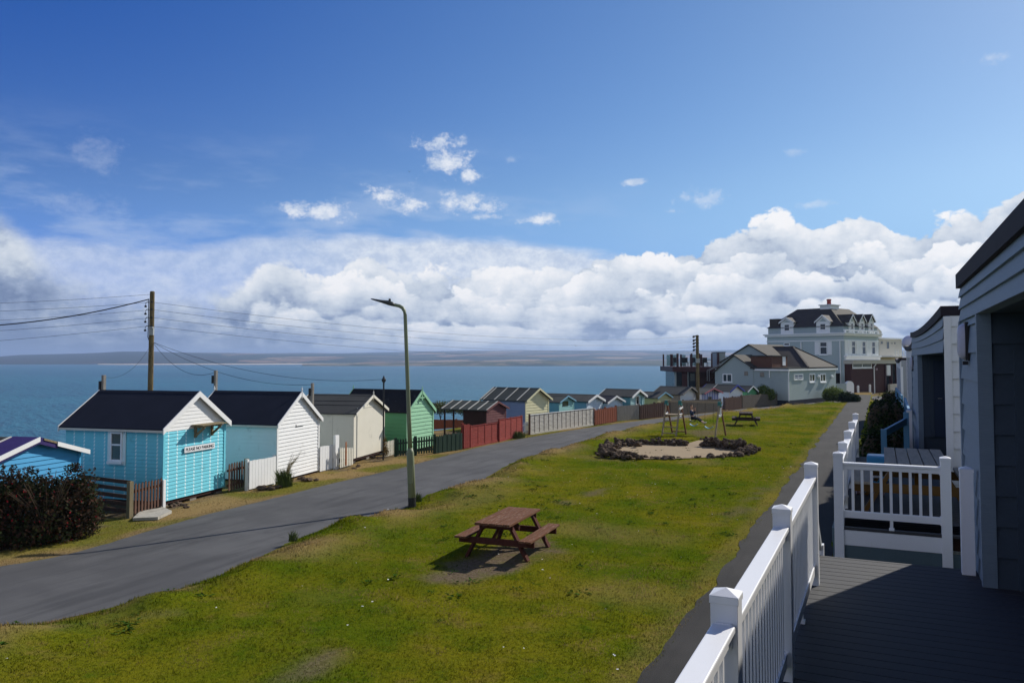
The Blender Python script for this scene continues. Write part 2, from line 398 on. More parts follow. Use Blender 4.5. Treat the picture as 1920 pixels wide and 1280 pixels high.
    vhi = t.m('MULTIPLY', t.step(t.m('ADD', t.m('SUBTRACT', vt, E), vn), -.1, 1.0), t.m('ADD', .60, t.m('MULTIPLY', t.step(A, -17., -8.), .34)))
    vl = t.m('MULTIPLY', vl, .55)
    # separate small clouds
    def AE(u, v):
        r = (u-CX)/F_PX; a = math.degrees(math.atan(r)); return a, math.degrees(math.atan((672-v)/F_PX*math.cos(math.radians(a))))
    small = None
    fn = t.noise(P, .75, 8, .66)
    for u, v, w_, h_, g in ((812,268,58,30,1),(838,302,66,34,1),(880,328,40,20,1),(728,366,62,30,1),(770,384,60,22,.95),(862,378,72,26,.95),(915,386,40,20,.8),(592,394,84,24,1),(1005,411,54,14,1),(1190,338,30,9,.7),(1322,372,56,26,.5),(1530,382,44,10,.4),(1265,394,30,9,.5),(912,404,44,10,.7),(1870,102,36,14,.4),(175,290,60,50,.15),(160,385,90,30,.14),(960,296,22,10,.3),(1500,280,26,10,.3)):
        a, b = AE(u, v)
        da = t.m('DIVIDE', t.m('SUBTRACT', A, a), w_/26.); db = t.m('DIVIDE', t.m('SUBTRACT', E, b), h_/26.)
        q = t.m('SUBTRACT', 1.0, t.m('SQRT', t.m('ADD', t.m('MULTIPLY', da, da), t.m('MULTIPLY', db, db))))
        q = t.m('ADD', q, t.m('MULTIPLY', t.m('SUBTRACT', fn, .52), 3.0))
        q = t.m('MULTIPLY', t.step(q, .10, 1.0), g)
        small = q if small is None else t.m('MAXIMUM', small, q)
    hs = t.new('ShaderNodeHueSaturation'); t.set(hs.inputs['Color'], t.mix(t.step(E, 13., 2.), sky.outputs[0], k(srgb(150,188,236))))
    t.set(hs.inputs['Hue'], curve(A, [(-90,.530),(-33,.526),(0,.512),(33,.5),(90,.5)], -90, 90, 1))
    t.set(hs.inputs['Saturation'], curve(A, [(-90,1.5),(-33,1.46),(0,1.31),(33,1.2),(90,1.2)], -90, 90, 2)); hs.inputs['Value'].default_value = SKY_VAL
    skc = hs.outputs[0]
    c = t.mix(vl, skc, k(srgb(196,212,236)))
    c = t.mix(vhi, c, t.mix(t.step(fine, .35, .65), k(srgb(196,209,230)), k(srgb(228,235,245))))
    c = t.mix(t.m('MULTIPLY', small, .92), c, t.mix(t.step(fine, .35, .62), k(srgb(205,217,235)), k(srgb(240,243,249))))
    c = t.mix(bank, c, cl.outputs[0])
    hz = t.m('MULTIPLY', t.step(E, 2.3, .0), .55)
    c = t.mix(hz, c, t.mix(leftdim, k(srgb(186,202,220)), k(srgb(140,160,190))))
    # unseen broken cloud, added behind the viewer to brighten the shaded sides
    bk = t.m('MULTIPLY', t.step(t.m('ABSOLUTE', t.m('SUBTRACT', A, 10.0)), 62., 105.), t.step(E, 58., 30.))
    bn = t.noise(d, 2.2, 5, .6)
    c = t.mix(t.m('MULTIPLY', t.m('MULTIPLY', bk, t.step(bn, .36, .58)), BACK_FILL), c, k(srgb(226,228,230)))
    t.l.new(c, bg.inputs['Color'])
SKY_VAL, BACK_FILL = 1.0, .85
make_world()
S.world.cycles.sampling_method = 'MANUAL'; S.world.cycles.sample_map_resolution = 512
# ------------------------------------------------------------------ road lines
def dense(pts, step=.6):
    pts = [Vector((p[0], p[1])) for p in pts]; out = []
    n = len(pts)
    for i in range(n-1):
        p0 = pts[max(i-1,0)]; p1 = pts[i]; p2 = pts[i+1]; p3 = pts[min(i+2,n-1)]
        k = max(1, int((p2-p1).length/step))
        for j in range(k):
            s = j/k
            m1 = (p2-p0)*.5; m2 = (p3-p1)*.5
            out.append(p1*(2*s**3-3*s*s+1)+m1*(s**3-2*s*s+s)+p2*(-2*s**3+3*s*s)+m2*(s**3-s*s))
    out.append(pts[-1]); return out
lpix = [(0,1063),(138,1037),(295,991),(400,962),(495,939),(631,905),(766,874),(872,845),(970,824),(1116,800),(1254,782),(1355,771),(1476,757),(1560,749.5)]
rpix = [(0,1186),(250,1130),(423,1075),(582,1001),(712,968),(766,950),(804,927),(875,909),(899,904),(953,872),(1018,849),(1078,833),(1132,816),(1186,803),(1251,791.5),(1335,779),(1405,770),(1490,761),(1575,755)]
def extend(pp, back, fwd):
    d = dense(pp); a = (d[0]-d[4]).normalized(); b = (d[-1]-d[-4]).normalized()
    return [d[0]+a*k for k in range(back, 0, -2)]+d+[d[-1]+b*k for k in range(2, fwd, 2)]
Ld = extend([at(u, v).to_2d() for u, v in lpix], 60, 14)
Rd = extend([at(u, v).to_2d() for u, v in rpix], 60, 14)
def sdist(px, py, line, far=400.0):      # signed distance, positive to the right of the line
    L = np.array([(p.x, p.y) for p in line])
    a = L[0]-(L[1]-L[0])/np.linalg.norm(L[1]-L[0])*far; b = L[-1]+(L[-1]-L[-2])/np.linalg.norm(L[-1]-L[-2])*far
    L = np.vstack([a, L, b])
    best = np.full(px.shape, 1e9); sg = np.zeros(px.shape)
    for i in range(len(L)-1):
        ax, ay = L[i]; dx, dy = L[i+1]-L[i]; ll = dx*dx+dy*dy
        if ll < 1e-9: continue
        tt = np.clip(((px-ax)*dx+(py-ay)*dy)/ll, 0, 1)
        ex = px-ax-tt*dx; ey = py-ay-tt*dy; q = ex*ex+ey*ey
        m = q < best; best = np.where(m, q, best); sg = np.where(m, np.sign(ex*dy-ey*dx), sg)
    return np.sqrt(best)*sg
coarse = lambda L: [L[i] for i in range(0, len(L)-1, 2)]+[L[-1]]
Lc, Rc = coarse(Ld), coarse(Rd)
def sm(a, b, x):
    k = np.clip((x-a)/(b-a), 0, 1); return k*k*(3-2*k)
def vnoise(x, y, sc, seed=0):            # smooth value noise on arrays
    x = x*sc+seed*17.13; y = y*sc-seed*9.71
    xi = np.floor(x).astype(np.int64); yi = np.floor(y).astype(np.int64); fx = x-xi; fy = y-yi
    fx = fx*fx*(3-2*fx); fy = fy*fy*(3-2*fy)
    def hsh(i, j):
        q = (i*374761393+j*668265263+seed*144665) & 0x7fffffff
        q = ((q ^ (q >> 13))*1274126177) & 0x7fffffff
        return ((q ^ (q >> 16)) & 0xffff)/65535.0
    a = hsh(xi, yi); b = hsh(xi+1, yi); c = hsh(xi, yi+1); d = hsh(xi+1, yi+1)
    return (a*(1-fx)+b*fx)*(1-fy)+(c*(1-fx)+d*fx)*fy
def ground(x, y):
    """height, dryness and bare soil of the land at plan points"""
    x = np.asarray(x, float); y = np.asarray(y, float)
    sl_ = -sdist(x, y, Lc); sr = sdist(x, y, Rc)
    z = LAWN*sm(0, 1.6, sr)
    lump = vnoise(x, y, .55, 1)*.6+vnoise(x, y, 1.4, 2)*.4
    d_ = x*FX+y*FY
    bankf = np.exp(-((sr-.75)/.75)**2)*(sr > -.1)
    z = z+bankf*np.clip(lump-.26, 0, 1)*.52*sm(0, .5, sr+.1)
    z = z+np.where(sr > .5, (vnoise(x, y, .8, 3)-.5)*.045, 0)
    z = z+np.where(sl_ > .3, (vnoise(x, y, 1.1, 4)-.5)*.06*sm(.2, .8, sl_), 0)
    z = z-sm(6.5, 10, sl_)*.7-sm(9.5, 40, sl_)*21.5
    bk = sm(-.95, -.15, x)*sm(-40, -20, y)*(1-sm(58, 66, y))
    z = z*(1-bk)+1.0*bk
    onpath = sm(-3.1, -2.85, x)
    z = z*(1-onpath*(x < -.9))+LAWN*onpath*(x < -.9)*(y < 200)
    dry = np.exp(-((sr-.6)/1.0)**2)*(sr > -.1)*sm(.34, .62, vnoise(x, y, .55, 5)*.7+vnoise(x, y, 1.7, 15)*.3)*.95+np.where(sl_ > 0, .25+.95*sm(.30, .62, vnoise(x, y, .8, 6)), 0)
    dry = np.maximum(dry, sm(.66, .9, vnoise(x, y, .45, 7))*.3)
    dry = np.maximum(dry, np.exp(-((x+2.92)/.14)**2)*.5)
    edge_soil = np.exp(-(sl_/.3)**2)*.5
    soil = np.maximum(edge_soil, np.where(sl_ > 1.6, sm(.50, .72, vnoise(x, y, 1.0, 8))*.9, 0))
    for poly, fade in PATCHES:
        cx = sum(p[0] for p in poly)/len(poly); cy = sum(p[1] for p in poly)/len(poly)
        ins = np.full(x.shape, 1e9)
        n = len(poly)
        for i in range(n):
            a, b = poly[i], poly[(i+1) % n]; ex, ey = b[0]-a[0], b[1]-a[1]; L = math.hypot(ex, ey)
            s = ((x-a[0])*ey-(y-a[1])*ex)/L
            if ((cx-a[0])*ey-(cy-a[1])*ex) < 0: s = -s
            ins = np.minimum(ins, s)
        ins = ins+(vnoise(x, y, 2.2, 9)-.5)*.55
        soil = np.maximum(soil, sm(-.1, .25, ins)*fade)
    return z, np.clip(dry, 0, 1), np.clip(soil, 0, 1), sl_, sr
PATCHES = [([at(u, v, LAWN) for u, v in q], f) for q, f in (
    ([(772,1088),(880,1108),(1050,1035),(1032,1006),(950,1010)], 1.0),
    ([(490,1284),(612,1212),(676,1213),(575,1284)], .80),
    ([(1040,944),(1120,917),(1155,908),(1150,914),(1075,945)], .8),
    ([(1330,985),(1425,912),(1445,916),(1390,975)], .55),
    ([(1285,812),(1300,806),(1345,806),(1350,815),(1310,818)], .7),
    ([(1095,870),(1115,852),(1200,866),(1290,868),(1200,873)], .35),
    ([(250,1155),(330,1135),(350,1150),(280,1170)], .35),
)]
def spaced(lo, hi, dense_lo, dense_hi, fine, growth=1.25):
    a = list(np.arange(dense_lo, dense_hi, fine)); s = fine; x = dense_hi
    while x < hi: a.append(x); s *= growth; x += s
    a.append(hi); s = fine; x = dense_lo-fine
    while x > lo: a.insert(0, x); s *= growth; x -= s
    a.insert(0, lo); return np.array(a)
def build_ground():
    xs = spaced(-90, 900, -22, 1.5, .24, 1.12); ys = spaced(-60, 900, 4, 46, .24, 1.10)
    X, Y = np.meshgrid(xs, ys); Z, dry, soil, _, _ = ground(X.ravel(), Y.ravel())
    n, m_ = X.shape; V = np.stack([X.ravel(), Y.ravel(), Z], 1)
    idx = np.arange(n*m_).reshape(n, m_)
    Fq = np.stack([idx[:-1,:-1].ravel(), idx[:-1,1:].ravel(), idx[1:,1:].ravel(), idx[1:,:-1].ravel()], 1)
    me = bpy.data.meshes.new('ground'); me.from_pydata(V.tolist(), [], Fq.tolist()); me.update()
    for nm, arr in (('dry', dry), ('soil', soil)):
        a = me.attributes.new(nm, 'FLOAT', 'POINT'); a.data.foreach_set('value', arr.astype(np.float32))
    me.polygons.foreach_set('use_smooth', np.ones(len(me.polygons), bool))
    o = bpy.data.objects.new('ground', me); COL.objects.link(o); tag(o, kind='structure')
    me.materials.append(M['lawn']); return o
def lawn_material(name, blades=False):
    m = bpy.data.materials.new(name); m.use_nodes = True; t = NT(m.node_tree); b = t.n['Principled BSDF']
    g = t.new('ShaderNodeNewGeometry').outputs['Position']
    flat = t.map(g, (1,1,0))
    n1 = t.noise(flat, .28, 5, .65); n2 = t.noise(flat, 1.15, 5, .68); n3 = t.noise(flat, 14, 3, .6); n4 = t.noise(flat, 60, 2)
    dry = t.new('ShaderNodeAttribute', attribute_name='dry').outputs['Fac']; soil = t.new('ShaderNodeAttribute', attribute_name='soil').outputs['Fac']
    c = t.mix(t.step(n1, .36, .66), (.076,.112,.005), (.162,.150,.009))
    c = t.mix(t.m('MULTIPLY', t.step(n2, .53, .72), .62), c, (.190,.140,.036))
    c = t.mix(t.m('MULTIPLY', t.step(n2, .48, .28), .75), c, (.040,.085,.005))
    c = t.mix(t.m('MULTIPLY', t.step(n3, .50, .30), .6), c, (.035,.045,.005))
    c = t.mix(t.m('MULTIPLY', t.step(n3, .58, .72), .35), c, (.21,.165,.025))
    dd = t.m('MULTIPLY', dry, t.m('ADD', .55, t.m('MULTIPLY', n3, .8)))
    c = t.mix(t.m('MINIMUM', dd, .92), c, (.27,.185,.085))
    if blades:
        tone = t.new('ShaderNodeAttribute', attribute_name='tone').outputs['Fac']
        hv = t.new('ShaderNodeHueSaturation'); t.set(hv.inputs['Color'], c); t.set(hv.inputs['Value'], tone); c = hv.outputs[0]
        df = t.new('ShaderNodeBsdfDiffuse'); tr = t.new('ShaderNodeBsdfTranslucent'); mx = t.new('ShaderNodeMixShader'); mx.inputs[0].default_value = .5
        t.l.new(c, df.inputs['Color']); t.l.new(c, tr.inputs['Color']); t.l.new(df.outputs[0], mx.inputs[1]); t.l.new(tr.outputs[0], mx.inputs[2]); t.l.new(mx.outputs[0], t.n['Material Output'].inputs['Surface'])
    else:
        sc_ = t.mix(t.step(n3, .3, .7), (.095,.070,.045), (.165,.128,.088))
        sc_ = t.mix(t.m('MULTIPLY', t.step(t.noise(flat, 2.6, 4), .5, .62), .6), sc_, (.12,.11,.045))
        c = t.mix(soil, c, sc_)
        z = t.sep(g)[2]
        c = t.mix(t.step(z, -1.0, -3.0), c, (.10,.085,.06))
        h = t.m('ADD', t.m('MULTIPLY', n3, .6), t.m('MULTIPLY', n4, .4))
        t.l.new(t.bump(h, .55, .06), b.inputs['Normal'])
    t.l.new(c, b.inputs['Base Color']); b.inputs['Roughness'].default_value = 1; b.inputs['Specular IOR Level'].default_value = .0
    return m
M['lawn'] = lawn_material('lawn_and_soil'); M['blade'] = lawn_material('grass_blade', True)
build_ground()
def asphalt(name, c, pale, dark):
    m = bpy.data.materials.new(name); m.use_nodes = True; t = NT(m.node_tree); b = t.n['Principled BSDF']
    g = t.map(t.new('ShaderNodeNewGeometry').outputs['Position'], (1,1,0))
    n1 = t.noise(g, .5, 5, .6); n2 = t.noise(g, 3, 4); n3 = t.noise(g, 70, 2); n4 = t.noise(t.map(g, (1.6,.18,0), (0,0,0), (0,0,-.02)), 1.6, 4, .6)
    cc = t.mix(t.step(n1, .38, .66), c, pale)
    cc = t.mix(t.m('MULTIPLY', t.step(n4, .47, .66), .55), cc, dark)
    cc = t.mix(t.m('MULTIPLY', t.step(t.noise(t.map(g, (1.1,.12,0), (4,9,0), (0,0,-.02)), 2.2, 5, .65), .52, .70), .38), cc, pale)
    cc = t.mix(t.m('MULTIPLY', t.step(n2, .62, .75), .35), cc, dark)
    hv = t.new('ShaderNodeHueSaturation'); t.set(hv.inputs['Color'], cc); t.set(hv.inputs['Value'], t.m('ADD', .55, t.m('MULTIPLY', n3, .9)))
    t.l.new(hv.outputs[0], b.inputs['Base Color']); b.inputs['Roughness'].default_value = .88; b.inputs['Specular IOR Level'].default_value = .2
    t.l.new(t.bump(n3, .5, .012), b.inputs['Normal']); return m
M['road'] = asphalt('worn_asphalt', (.078,.078,.080), (.104,.104,.105), (.048,.049,.051))
M['path'] = asphalt('dark_path_asphalt', (.026,.025,.024), (.038,.036,.034), (.018,.018,.018))
def strip(name, A, B, z, m, n=260, jitter=(0,0)):
    def resample(L):
        ds = [0]
        for i in range(1, len(L)): ds.append(ds[-1]+(L[i]-L[i-1]).length)
        out = []; j = 0
        for k in range(n+1):
            s = ds[-1]*k/n
            while j < len(ds)-2 and ds[j+1] < s: j += 1
            out.append(L[j].lerp(L[j+1], (s-ds[j])/max(1e-6, ds[j+1]-ds[j])))
        return out
    a, b = resample(A), resample(B); vs = []
    for i, (p, q) in enumerate(zip(a, b)):
        dx = (q-p).normalized(); 
        ja = (mnoise.noise((p.x*.9, p.y*.9, 3))*.6+mnoise.noise((p.x*3, p.y*3, 5))*.4)*jitter[0]
        jb = (mnoise.noise((q.x*.9, q.y*.9, 8))*.6+mnoise.noise((q.x*3, q.y*3, 9))*.4)*jitter[1]
        p2 = p-dx*ja; q2 = q+dx*jb
        for k in range(5): vs.append(tuple(p2.lerp(q2, k/4))+(z,))
    fs = [(5*i+k, 5*i+k+1, 5*i+k+6, 5*i+k+5) for i in range(n) for k in range(4)]
    mb = MB(); mb.add(vs, fs); o = mb.build(name, m); return tag(o, kind='structure')
strip('road', Ld, Rd, .012, M['road'], 520, (.16, .0))
py = [y for y in np.arange(-12, 97, .4)]
strip('path', [Vector((-2.8, y)) for y in py], [Vector((-.96, y)) for y in py], LAWN+.012, M['path'], 300, (.22, .02))
# ------------------------------------------------------------------ grass
def grass_patch(name, pts, hgt, wid, tone, dry, m):
    n = len(pts); x, y, z = pts.T
    ang = RNG.uniform(0, 2*PI, n); lean = RNG.uniform(-.6, .6, (n, 2))*hgt[:, None]
    wx, wy = np.cos(ang)*wid/2, np.sin(ang)*wid/2
    V = np.empty((n, 3, 3), np.float32)
    V[:,0] = np.stack([x-wx, y-wy, z-.01], 1); V[:,1] = np.stack([x+wx, y+wy, z-.01], 1)
    V[:,2] = np.stack([x+lean[:,0], y+lean[:,1], z+hgt], 1)
    me = bpy.data.meshes.new(name); me.vertices.add(3*n); me.vertices.foreach_set('co', V.ravel())
    me.loops.add(3*n); me.loops.foreach_set('vertex_index', np.arange(3*n, dtype=np.int32))
    me.polygons.add(n); me.polygons.foreach_set('loop_start', np.arange(0, 3*n, 3, dtype=np.int32))
    me.update(); me.validate()
    for nm, arr in (('tone', tone), ('dry', dry)):
        a = me.attributes.new(nm, 'FLOAT', 'POINT'); a.data.foreach_set('value', np.repeat(arr, 3).astype(np.float32))
    # blades take the light like the turf they grow from
    nr = np.zeros((3*n, 3), np.float32); nr[:,2] = 1; nr[:,:2] = np.repeat(RNG.uniform(-.55,.55,(n,2)), 3, axis=0)
    nr /= np.linalg.norm(nr, axis=1)[:, None]
    me.normals_split_custom_set_from_vertices(nr.tolist())
    me.materials.append(m); o = bpy.data.objects.new(name, me); COL.objects.link(o); return o
def scatter(n, dlo, dhi):
    d = np.sqrt(RNG.uniform(dlo**2, dhi**2, n)); a = RNG.uniform(math.radians(-36), math.radians(28), n)
    r = d*np.sin(a); f = d*np.cos(a)
    return r*RX+f*FX, r*RY+f*FY, d
def build_grass():
    n = 620000; lo, hi = 6.3, 86.0
    d = lo*np.exp(RNG.random(n)**.92*math.log(hi/lo)); a = RNG.uniform(math.radians(-36), math.radians(29), n)
    r = d*np.sin(a); f = d*np.cos(a); x = r*RX+f*FX; y = r*RY+f*FY
    z, dry, soil, sl_, sr = ground(x, y)
    ok = ((sr > .02) & (x < -2.72) & (RNG.random(n) > soil*.86))
    ok |= (sl_ > .05) & (sl_ < 3.2) & (RNG.random(n) > np.maximum(soil*.8, .25))
    tuft = vnoise(x, y, 2.6, 11)*.6+vnoise(x, y, 7.0, 12)*.4
    hg = (.017+.030*np.clip(tuft-.35, 0, 1)+.03*np.exp(-((sr-.5)/.6)**2)*(tuft > .5))*RNG.uniform(.6, 1.5, n)
    wd = (.003+.00068*d)*RNG.uniform(.7, 1.4, n)
    cl = vnoise(x, y, 9.0, 31)*.5+vnoise(x, y, 3.3, 32)*.5
    tn = RNG.uniform(.62, 1.62, n)*(.62+.85*cl)
    dry = np.clip(dry+sm(.60, .74, vnoise(x, y, 1.7, 33)*.6+vnoise(x, y, 5.5, 34)*.4)*.75, 0, 1)
    o = grass_patch('grass', np.stack([x, y, z], 1)[ok], hg[ok], wd[ok], tn[ok], dry[ok], M['blade']); tag(o, 'short sunlit grass growing over the lawn and the road verge', 'grass', kind='stuff')
build_grass()
def build_weeds():
    n = 260; x, y, d = scatter(n*3, 7.5, 40); z, dry, soil, sl_, sr = ground(x, y)
    ok = np.where((sr > .3) & (x < -3.0) & (vnoise(x, y, .35, 21) > .42))[0][:n]
    V = []; Fc = []
    for i in ok:
        R = random.uniform(.05, .15); k = random.randint(7, 15)
        for _ in range(k):
            a = random.uniform(0, 2*PI); q = random.uniform(.1, 1)*R*1.3
            px, py_ = x[i]+math.cos(a)*q, y[i]+math.sin(a)*q; hh = random.uniform(.015, .06)
            c, s_ = math.cos(a), math.sin(a); l = R*random.uniform(.35, .6); w_ = l*.38; b0 = len(V)
            V += [(px-c*l*.5, py_-s_*l*.5, z[i]+hh*.5), (px-s_*w_, py_+c*w_, z[i]+hh), (px+c*l, py_+s_*l, z[i]+hh*.9), (px+s_*w_, py_-c*w_, z[i]+hh)]
            Fc.append((b0, b0+1, b0+2, b0+3))
    mb = MB(); mb.add(V, Fc); o = mb.build('lawn_weeds', mat('weed_leaf', (.040,.085,.012), rough=1, spec=0, var=.4, sc=3, fine=.4, fsc=30, bump=0, coord='Object'))
    tag(o, 'dark green rosettes of weeds dotted over the lawn', 'weeds', kind='stuff')
build_weeds()
def build_daisies():
    x, y, d = scatter(420, 7.5, 34); z, dry, soil, sl_, sr = ground(x, y); V = []; Fc = []
    for i in np.where((sr > .5) & (x < -3.0) & (vnoise(x, y, .5, 41) > .45))[0][:90]:
        r = random.uniform(.010, .022); b0 = len(V); V += [(x[i]+r*math.cos(a), y[i]+r*math.sin(a), z[i]+.05+random.uniform(-.006,.006)) for a in (0, 1.05, 2.1, 3.14, 4.2, 5.24)]; Fc.append(tuple(range(b0, b0+6)))
    mb = MB(); mb.add(V, Fc); tag(mb.build('daisies', M['white']), 'tiny white daisies scattered in the lawn', 'flowers', kind='stuff')
build_daisies()
# ------------------------------------------------------------------ sea and far land
SEA = -20.0
def build_sea():
    m = bpy.data.materials.new('sea_water'); m.use_nodes = True; t = NT(m.node_tree); b = t.n['Principled BSDF']
    g = t.map(t.new('ShaderNodeNewGeometry').outputs['Position'], (1,1,0), (0,0,0), (0,0,.5))
    n1 = t.noise(t.map(g, (.5,1.6,1)), .16, 5, .6); n2 = t.noise(g, .0022, 4, .6); n3 = t.noise(t.map(g, (.4,2.0,1)), .035, 4, .6)
    c = t.mix(t.step(n2, .35, .65), (.008,.082,.115), (.016,.125,.158))
    c = t.mix(t.m('MULTIPLY', t.step(n3, .42, .66), .55), c, (.006,.050,.085))
    c = t.mix(t.m('MULTIPLY', t.step(n1, .40, .68), .55), c, (.035,.17,.21))
    t.l.new(c, b.inputs['Base Color']); b.inputs['Roughness'].default_value = .36; b.inputs['Specular IOR Level'].default_value = .4
    t.l.new(t.bump(t.m('ADD', n1, t.m('MULTIPLY', n3, 1.3)), 1.0, 1.5), b.inputs['Normal'])
    mb = MB(); R = 8900; mb.quad([(-R,-R,SEA),(R,-R,SEA),(R,R,SEA),(-R,R,SEA)])
    o = mb.build('sea', m); tag(o, kind='structure')
build_sea()
def fields(name, cols, sc, stretch):
    m = bpy.data.materials.new(name); m.use_nodes = True; t = NT(m.node_tree); b = t.n['Principled BSDF']
    g = t.new('ShaderNodeNewGeometry').outputs['Position']
    q = t.new('ShaderNodeVectorMath', operation='ADD'); t.set(q.inputs[0], g)
    nz = t.new('ShaderNodeTexNoise'); t.set(nz.inputs['Vector'], g); nz.inputs['Scale'].default_value = .004
    ml = t.new('ShaderNodeVectorMath', operation='SCALE'); t.set(ml.inputs[0], nz.outputs['Color']); ml.inputs[3].default_value = 120; t.set(q.inputs[1], ml.outputs[0])
    v = t.new('ShaderNodeTexVoronoi'); t.set(v.inputs['Vector'], t.map(q.outputs[0], stretch)); v.inputs['Scale'].default_value = sc
    r = t.new('ShaderNodeValToRGB'); r.color_ramp.interpolation = 'CONSTANT'; t.set(r.inputs[0], t.sep(v.outputs['Color'])[0])
    e = r.color_ramp.elements; e[0].color = cols[0]+(1,); e[1].position = 1/len(cols); e[1].color = cols[1]+(1,)
    for i, c in enumerate(cols[2:]): k = e.new((i+2)/len(cols)); k.color = c+(1,)
    wood = t.noise(g, .006, 5, .65)
    c = t.mix(t.m('MULTIPLY', t.step(wood, .50, .60), .8), r.outputs[0], (.03,.045,.025))
    t.l.new(c, b.inputs['Base Color']); b.inputs['Roughness'].default_value = 1; b.inputs['Specular IOR Level'].default_value = 0
    return m
def hill(name, prof, d_shore, d_crest, m, lumps=.12, back=900):
    us = [p[0] for p in prof]; vs = [p[1] for p in prof]
    n = 150; rows = []
    for j in range(9):
        f = j/7
        row = []
        for i in range(n+1):
            u = us[0]+(us[-1]-us[0])*i/n; v = np.interp(u, us, vs)
            d = (d_shore+(d_crest-d_shore)*min(f, 1)+(back if j == 8 else 0))*(1+.0*i)
            crest = H+(672-v)/F_PX*d_crest
            k = f**.8 if f <= 1 else 0.0
            z = SEA-2+(crest-SEA+2)*k*(1+lumps*(mnoise.noise((u*.012, f*3, d_crest*.01)) if .1 < f < .95 else 0))
            r = (u-CX)/F_PX*d*CP
            row.append(tuple(W(r, d*(1+.06*mnoise.noise((u*.006, 3.3, 0))), z)))
        rows.append(row)
    V = [p for r in rows for p in r]; w = n+1
    mb = MB(); mb.add(V, [(j*w+i, j*w+i+1, (j+1)*w+i+1, (j+1)*w+i) for j in range(8) for i in range(n)])
    o = mb.build(name, m, smooth=True); tag(o, kind='structure'); return o
FIELD1 = fields('headland_fields', [(.025,.035,.022),(.05,.045,.03),(.025,.035,.02),(.035,.03,.022),(.03,.035,.022)], .0035, (1,1,2))
FIELD2 = fields('far_fields', [(.035,.05,.025),(.22,.145,.085),(.05,.06,.03),(.09,.085,.045),(.04,.055,.025),(.30,.215,.13),(.03,.045,.02)], .0042, (1,.6,2))
DUNE = fields('dune_grass', [(.10,.10,.045),(.15,.13,.065),(.085,.095,.045),(.20,.16,.10)], .012, (1,1,3))
BEACH = mat('pale_beach_sand', (.50,.43,.34), rough=1, bump=0, spec=0)
hill('hills', [(-260,676),(-120,674),(0,669),(40,665),(150,662),(250,659),(300,659),(420,664),(520,668),(640,676)], 3300, 4600, FIELD1)
hill('hills', [(120,676),(230,664),(330,660.5),(430,661),(480,662),(560,661),(640,662),(720,660),(800,658),(950,657),(1100,656.5),(1260,657),(1420,655),(1600,655),(1800,657),(2200,660)], 3400, 6200, FIELD2)
hill('hills', [(300,666),(420,663),(560,665),(700,664),(820,668),(900,670)], 3340, 4700, FIELD2)
hill('dunes', [(560,682),(640,681.5),(770,679.5),(850,678),(900,676.5),(1000,675.5),(1100,676),(1200,676),(1300,675.5),(1400,677),(1600,677),(1900,678)], 2560, 2850, DUNE, .3, 200)
hill('beach', [(180,681.8),(300,681.3),(500,681),(700,680.8),(800,680.8),(960,681.0),(1000,682.5)], 3180, 3290, BEACH, 0, 20)
# ------------------------------------------------------------------ beach huts
def siding(mb, o, ux, n, outline, z0, z1, course=.14, lip=.014):
    """overlapping horizontal boards on a wall: outline(z) gives the wall's extent along ux"""
    o, ux, n = Vector(o), Vector(ux), Vector(n); z = z0
    up = ux.cross(n)
    flip = up.z > 0                      # keeps the board faces turned outwards
    while z < z1-1e-3:
        zt = min(z+course, z1); a0, b0 = outline(z); a1, b1 = outline(zt)
        if b0-a0 > .02:
            P = lambda s, zz, k: tuple(o+ux*s+n*k+Vector((0,0,zz)))
            f = [P(a0, z, lip), P(b0, z, lip), P(b1, zt, .002), P(a1, zt, .002)]
            u = [P(a0, z, .0), P(b0, z, .0), P(b0, z, lip), P(a0, z, lip)]
            mb.quad(f[::-1] if flip else f); mb.quad(u[::-1] if flip else u)
        z = zt
def vboards(mb, o, ux, n, a, b, z0, top, pitch=.115, gap=.008, th=.014):
    o, ux, n = Vector(o), Vector(ux), Vector(n); s = a
    while s < b-.01:
        e = min(s+pitch, b); p, q = s+gap/2, e-gap/2
        mb.ext([o+ux*p+Vector((0,0,z0)), o+ux*q+Vector((0,0,z0)), o+ux*q+Vector((0,0,top(q))), o+ux*p+Vector((0,0,top(p)))], n*th)
        s = e
def solve_L(M0, ydir, z, u):
    lo, hi = .3, 8.0
    for _ in range(50):
        m = (lo+hi)/2; P = M0+ydir*m
        if proj((P.x, P.y, z))[0] > u: lo = m
        else: hi = m
    return lo
